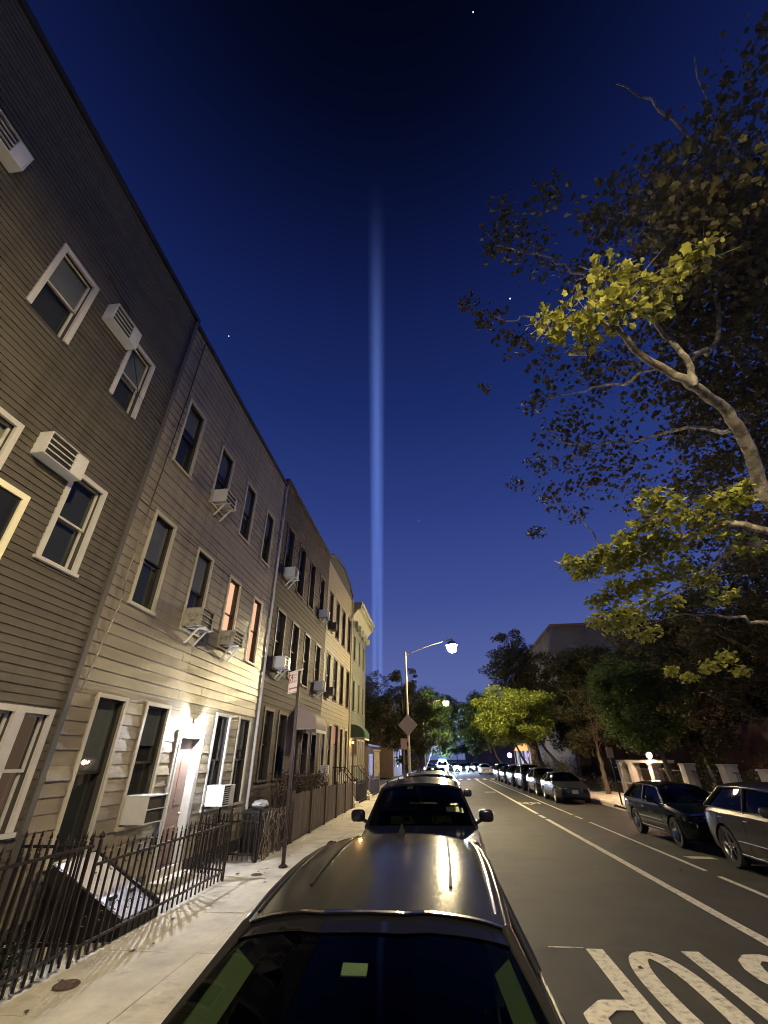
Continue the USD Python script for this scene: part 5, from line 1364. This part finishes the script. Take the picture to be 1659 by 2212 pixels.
# twigs that carry the sprays
b = MB()
for u, v, z, r0, n in near_sprays + low_sprays:
    c = P_(u, v, z)
    for _ in range(5):
        d = r_.normal(0, r0 * .8, 3) * (1, 1, .6)
        b.tube([c - d * .4 + (.05, .05, 0), c + d * .3, c + d], [.007, .005, .003], 4)
b.build('twigs', bark, t1, kind='stuff')

tree('street_tree', 'leafy green tree on the right pavement above the wall pillars', 9.9, 22.6, 7, (-.4, .6, 4.4, 2.0, 2.6, 2.1), 150, 130, green_leaf, 31, leaf_size=.15, clump=.6)
tree('street_tree', 'dark leafy tree standing behind the wall pillars at the right edge', 14.2, 19.5, 9, (0, 0, 5.6, 3.6, 4.0, 3.8), 170, 90, dull_leaf, 32, leaf_size=.2, clump=.8)
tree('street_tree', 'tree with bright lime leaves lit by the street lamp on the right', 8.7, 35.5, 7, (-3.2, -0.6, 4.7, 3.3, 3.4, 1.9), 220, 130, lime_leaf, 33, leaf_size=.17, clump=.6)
tree('street_tree', 'yellowish brown tree behind the silver saloon', 10.2, 32.5, 7, (0, 0.4, 4.3, 2.3, 2.6, 2.0), 120, 110, dull_leaf, 34, leaf_size=.16, clump=.6)
tree('street_tree', 'tall dark tree beside the plain grey building', 9.6, 47.0, 15, (-1.2, 0, 9.4, 3.0, 3.4, 5.4), 190, 110, dull_leaf, 35, leaf_size=.22, clump=.8, trunk_r=.25)
tree('street_tree', 'broad dark tree in front of the plain grey building', 12.6, 38.0, 10, (0, 0, 6.6, 3.2, 3.4, 3.4), 150, 110, dull_leaf, 36, leaf_size=.2, clump=.75)
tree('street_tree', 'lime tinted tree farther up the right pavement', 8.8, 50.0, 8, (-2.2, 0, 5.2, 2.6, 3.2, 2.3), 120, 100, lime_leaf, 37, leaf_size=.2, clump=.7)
tree('street_tree', 'dark tree above the garage beyond the row of houses', -6.3, 42.5, 9, (0, 0, 5.6, 3.4, 3.6, 3.4), 170, 110, dull_leaf, 38, leaf_size=.2, clump=.8)
tree('street_tree', 'slim pointed tree just left of the lamp pole', -3.0, 41.0, 10, (0, 0, 5.4, 1.5, 1.5, 4.4), 130, 110, dull_leaf, 39, leaf_size=.18, clump=.5)
tree('street_tree', 'rusty leafed tree right behind the lamp pole', -2.2, 47.5, 8, (.3, 0, 5.2, 2.1, 2.2, 3.0), 130, 110, dull_leaf, 40, leaf_size=.19, clump=.6)
tree('street_tree', 'dark tree over the left kerb past the crossing', -2.6, 66.0, 12, (1.4, 0, 6.8, 3.6, 4.0, 4.2), 160, 100, green_leaf, 41, leaf_size=.26, clump=.9)
tree('street_tree', 'dark tree arching over the road end from the left', -2.4, 84.0, 13, (2.6, 0, 7.4, 4.2, 4.2, 5.2), 160, 100, green_leaf, 42, leaf_size=.32, clump=1.0)
tree('street_tree', 'dark tree arching over the road end from the right', 9.0, 72.0, 12, (-2.4, 0, 6.6, 3.8, 4.0, 4.4), 160, 100, green_leaf, 43, leaf_size=.28, clump=.9)
tree('street_tree', 'farthest tree closing the view above the emergency lights', 4.2, 118.0, 16, (0, 0, 8.5, 6.0, 5.0, 6.5), 170, 100, green_leaf, 44, leaf_size=.4, clump=1.4)
tree('street_tree', 'dark tree at the far right behind the parked row', 12.8, 58.0, 13, (-.6, 0, 7.4, 3.8, 4.0, 5.4), 160, 100, dull_leaf, 45, leaf_size=.26, clump=.9)
tree('street_tree', 'full dark tree against the street wall of the plain grey building', 11.2, 41.5, 11, (0, 0, 6.4, 2.9, 3.0, 4.4), 240, 110, dull_leaf, 66, leaf_size=.2, clump=.8)
tree('street_tree', 'tall dark tree behind the pink lamp', 15.0, 29.5, 11, (0, 0, 6.4, 4.2, 4.4, 4.6), 240, 110, dull_leaf, 61, leaf_size=.2, clump=.9)
tree('street_tree', 'tall dark tree right of the plain grey building', 18.5, 25.0, 12, (0, 0, 7.2, 4.6, 4.8, 5.4), 240, 110, dull_leaf, 62, leaf_size=.24, clump=1.0)
tree('street_tree', 'dark tree at the right edge above the bronze car', 14.5, 14.0, 10, (0, 0, 5.8, 3.6, 3.8, 4.2), 230, 110, dull_leaf, 63, leaf_size=.2, clump=.8)
tree('street_tree', 'dark tree before the side wall of the plain grey building', 15.2, 41.0, 11, (0, 0, 6.8, 3.6, 3.4, 4.0), 220, 110, dull_leaf, 64, leaf_size=.22, clump=.85)
for x, y, label, sd, lf_, sc in ((10.9, 35.4, 'pale shrub by the farthest wall pillar', 51, leafy('pale_shrub_leaf', (0.14, 0.14, 0.10), (0.30, 0.29, 0.22)), 1.0), (9.9, 37.6, 'low dark bush behind the silver saloon', 52, dull_leaf, .9), (15.5, 26.0, 'wide dark bush behind the boundary wall', 53, dull_leaf, 2.6), (15.5, 33.0, 'dark bush behind the gate beam', 54, dull_leaf, 2.2), (10.9, 45.5, 'near dark bush at the foot of the plain grey building', 55, dull_leaf, 2.3), (10.9, 49.5, 'middle dark bush along the plain grey building', 56, dull_leaf, 2.6), (10.9, 54.0, 'far dark bush along the plain grey building', 57, dull_leaf, 2.6)):
    t = thing('bush', label, 'bush', (x, y, 0.1)); rr = np.random.default_rng(sd); b = MB()
    cs = rr.normal(0, .5, (34, 3)) * (1, 1.1, .6) * sc; cs[:, 2] = np.abs(cs[:, 2]) + .15
    leaf_cloud(b, cs, [(.3 * sc,) * 3] * 34, [45] * 34, .10 * sc ** .5, rr, .8); b.build('foliage', lf_, t, kind='stuff')
    b = MB()
    for c in cs[:14]:
        b.tube([(c[0] * .2, c[1] * .2, -.05), c * (.6, .6, .5), c], [.02, .014, .006], 4)
    b.build('stem', dark_bark, t, kind='stuff')

# ------------------------------------------------------------------ buildings to the right and far off
stucco = material('grey_stucco', (0.075, 0.07, 0.062), 0.85, var=0.2, scale=.6, dirt=((0.04, 0.037, 0.032), .5, .5, .75))
t = thing('apartment_building', 'plain grey building with a flat parapet behind the right hand trees', 'building', (12.3, 45.0, 0.1))
wins = [(1.3, 10.6), (5.0, 10.6), (8.6, 10.6), (1.3, 7.2), (5.0, 7.2), (8.6, 7.2)]
outline = sbox(0, 0, 13, 13.6).difference(union_all([sbox(a, b_, a + .75, b_ + 1.3) for a, b_ in wins]))
MB().prism(outline, 0.0, 0.25, 'y').build('end_wall', stucco, t)
MB().box((0, .253, 0), (.25, 16, 13.6)).build('street_wall', stucco, t)
b = MB(); b.box((12.75, .253, 0), (13, 16, 13.6)); b.box((.253, 15.7, 0), (12.747, 16, 13.6)); b.build('rear_walls', stucco, t)
MB().box((-.12, -.12, 13.602), (13.1, 16.1, 13.9)).build('parapet', brick, t)
for a, b_ in wins:
    w = MB().box((a + .003, .09, b_ + .003), (a + .747, .13, b_ + 1.297)).build('window', material('dull_pane', (0.10, 0.10, 0.11), .12), t)
    MB().box((a - .05, -.05, b_ - .09), (a + .80, .02, b_ - .002)).build('sill', stucco, w)
    MB().box((a + .003, .06, b_ + .62), (a + .747, .088, b_ + .68)).build('meeting_rail', white_trim, w)
t = thing('corner_house', 'far house with a lit orange canopy beside the right pavement', 'house', (12.0, 66.0, 0.1))
MB().box((0, 0, 0), (9, 12, 8.5)).build('walls', cream_siding, t)
MB().box((-.15, -.15, 8.502), (9.1, 12.1, 8.8)).build('cornice', MATS['cornice_paint'], t)
for i in range(3):
    for z in (1.2, 4.6):
        w = MB().box((-.06, 1 + i * 3.6, z), (-.003, 2.1 + i * 3.6, z + 2.0)).build('window', MATS['dull_pane'], t); MB().box((-.1, .92 + i * 3.6, z - .12), (-.003, 2.18 + i * 3.6, z - .003)).build('sill', white_trim, w)
aw = thing('lit_canopy', 'orange lit canopy glowing on the far right corner house', 'canopy', (11.99, 67.0, 3.0))
MB().hull([(-1.6, 0, 0), (0, 0, 0), (-1.6, 2.4, 0), (0, 2.4, 0), (-.1, .8, 1.0), (-.1, 1.6, 1.0), (-1.0, .8, .7), (-1.0, 1.6, .7)]).build('cover', glow('canopy_glow', lin(255, 175, 110), 1.6), aw)
MB().tube([(-1.55, .05, -2.85), (-1.55, .05, -.005)], .03, 6).build('leg', white_metal, aw); MB().tube([(-1.55, 2.35, -2.85), (-1.55, 2.35, -.005)], .03, 6).build('leg', white_metal, aw)
t = thing('violet_lamp', 'small violet shop lamp beside the orange canopy', 'lamp', (10.4, 74.0, 2.5))
MB().mesh(trimesh.creation.icosphere(2, .32)).build('globe', glow('violet_glow', (0.55, 0.30, 1.0), 14.0), t, smooth=True); MB().tube([(0, 0, -2.4), (0, 0, -.3)], .05, 6).build('post', black_metal, t)
t = thing('corner_house', 'dark far house above the left kerb past the crossing', 'house', (-16.0, 63.0, 0.1))
MB().box((0, 0, 0), (10, 14, 8.5)).build('walls', brick, t); MB().box((-.1, -.1, 8.502), (10.2, 14.2, 8.9)).build('cornice', dark_trim, t)
for i in range(3):
    for z in (1.2, 4.6):
        MB().box((10.003, 1 + i * 4, z), (10.05, 2.1 + i * 4, z + 2)).build('window', MATS['dull_pane'], t)
for x0, y0, w, d, h, lab in ((-30, 130, 26, 20, 9.0, 'low dark block closing the street end on the left'), (8, 135, 30, 20, 10.0, 'low dark block closing the street end on the right'), (-34, 44, 20, 16, 8.5, 'dark back building behind the garage'), (21.5, 10, 20, 35, 9.5, 'dark building behind the bushes at the right edge')):
    t = thing('far_building', lab, 'building', (x0, y0, 0.0))
    MB().box((0, 0, 0), (w, d, h)).build('walls', brick, t); MB().box((-.2, -.2, h + .002), (w + .2, d + .2, h + .35)).build('cornice', dark_trim, t)
    for i in range(int(w / 4)):
        for z in np.arange(1.2, h - 2.4, 3.2):
            MB().box((1.2 + i * 4, -.05, z), (2.3 + i * 4, -.003, z + 1.8)).build('window', MATS['dull_pane'], t)

# ------------------------------------------------------------------ twin light beams and stars
def beam(name, label, az, dist, r0, r1, h, strength):
    """a searchlight beam: lit air, densest on its axis and thinning with height"""
    x, y = dist * math.sin(math.radians(az)), dist * math.cos(math.radians(az))
    M_ = lambda op, **k: ('math', {'math_type': op, **k})
    usdkit.material(stage, f'/World/Looks/{name}_air', {
        'geo': ('geometry', {}), 'sub': ('vector_math', {'math_type': 'subtract', 'vector2': (x, y, 0.0)}), 'sep': ('separate_xyz', {}),
        'm1': ('map_range', {'from_min': 0.0, 'from_max': h * 0.98, 'to_min': 1.0, 'to_max': 0.0, 'clamp': True}), 'm2': M_('power', value2=4.6),
        'xx': M_('multiply'), 'yy': M_('multiply'), 'd2': M_('add'), 'rr': M_('multiply_add', value2=(r1 - r0) / h, value3=r0), 'r2': M_('multiply'), 'q': M_('divide'), 'iq': M_('subtract', value1=1.0, use_clamp=True), 'soft': M_('power', value2=1.6),
        'm3': M_('multiply', value2=strength), 'm4': M_('multiply'), 'v': ('principled_volume', {'density': 0.0, 'emission_color': (0.22, 0.36, 1.0)})},
        [('geo.position', 'sub.vector1'), ('sub.vector', 'sep.vector'), ('sep.z', 'm1.value'), ('m1.result', 'm2.value1'), ('sep.x', 'xx.value1'), ('sep.x', 'xx.value2'), ('sep.y', 'yy.value1'), ('sep.y', 'yy.value2'), ('xx.value', 'd2.value1'), ('yy.value', 'd2.value2'),
         ('sep.z', 'rr.value1'), ('rr.value', 'r2.value1'), ('rr.value', 'r2.value2'), ('d2.value', 'q.value1'), ('r2.value', 'q.value2'), ('q.value', 'iq.value2'), ('iq.value', 'soft.value1'), ('m2.value', 'm3.value1'), ('m3.value', 'm4.value1'), ('soft.value', 'm4.value2'), ('m4.value', 'v.emission_strength')], volume='v.volume')
    ks = np.linspace(0, 1, 9)
    b = MB(); b.tube([(0, 0, h * k) for k in ks], [r0 + (r1 - r0) * k for k in ks], 28)
    t = b.build(name, UsdShade.Material.Get(stage, f'/World/Looks/{name}_air'))
    UsdGeom.Xformable(t).AddTranslateOp().Set(Gf.Vec3d(x, y, 0))
    tag(t, label, 'light beam', 'twin searchlight beams in the sky')


D_ = 4000.0
beam('light_beam', 'left one of the two vertical blue searchlight beams in the sky', -7.66, D_, 19, 245, 12500, BEAM / 24)
beam('light_beam_001', 'right one of the two vertical blue searchlight beams in the sky', -6.92, D_ + 4, 19, 245, 12500, BEAM / 24)
for u, v, s, lab in ((494, 726, 1.0, 'star just right of the beige house roof'), (1102, 645, 1.3, 'star seen through the plane tree leaves'), (1022, 26, .9, 'star near the top edge of the sky'), (905, 1124, .6, 'faint star right of the twin beams')):
    d = ROT @ np.array([u - 829.5, -(v - 1106.0), 905.0]); d /= np.linalg.norm(d)
    b = MB().mesh(trimesh.creation.icosphere(1, 14.0 * s).apply_translation(np.array(EYE) + d * 12000))
    tag(b.build('star', glow('star_light', (0.75, 0.82, 1.0), 1.6)), lab, 'star')

# fallen leaves along the kerbs and the fence
b = MB(); rr = np.random.default_rng(77)
n = 170
side = rr.random(n)
xs = np.where(side < .45, rr.normal(KERB_R - .25, .5, n), np.where(side < .75, rr.normal(FENCE_X + .25, .25, n), rr.uniform(-4.2, 8.0, n)))
ys_ = rr.uniform(2.5, 34, n)
inside = (xs > FENCE_X + .02) & ~((xs > KERB_L - .2) & (xs < .8))
xs, ys_ = xs[inside], ys_[inside]
zs = np.where(xs < KERB_L - .16, .165, np.where(xs > KERB_R + .16, .165, .02))
leaf_cloud(b, np.stack([xs, ys_, zs], -1), [(.001,) * 3] * len(xs), [1] * len(xs), .085, rr, .12, 'maple')
fl = b.build('fallen_leaves', leafy('fallen_leaf', (0.10, 0.06, 0.02), (0.28, 0.19, 0.06), trans=.1), kind='stuff')
tag(fl, 'dry fallen leaves scattered along the kerbs and pavements', 'leaves')
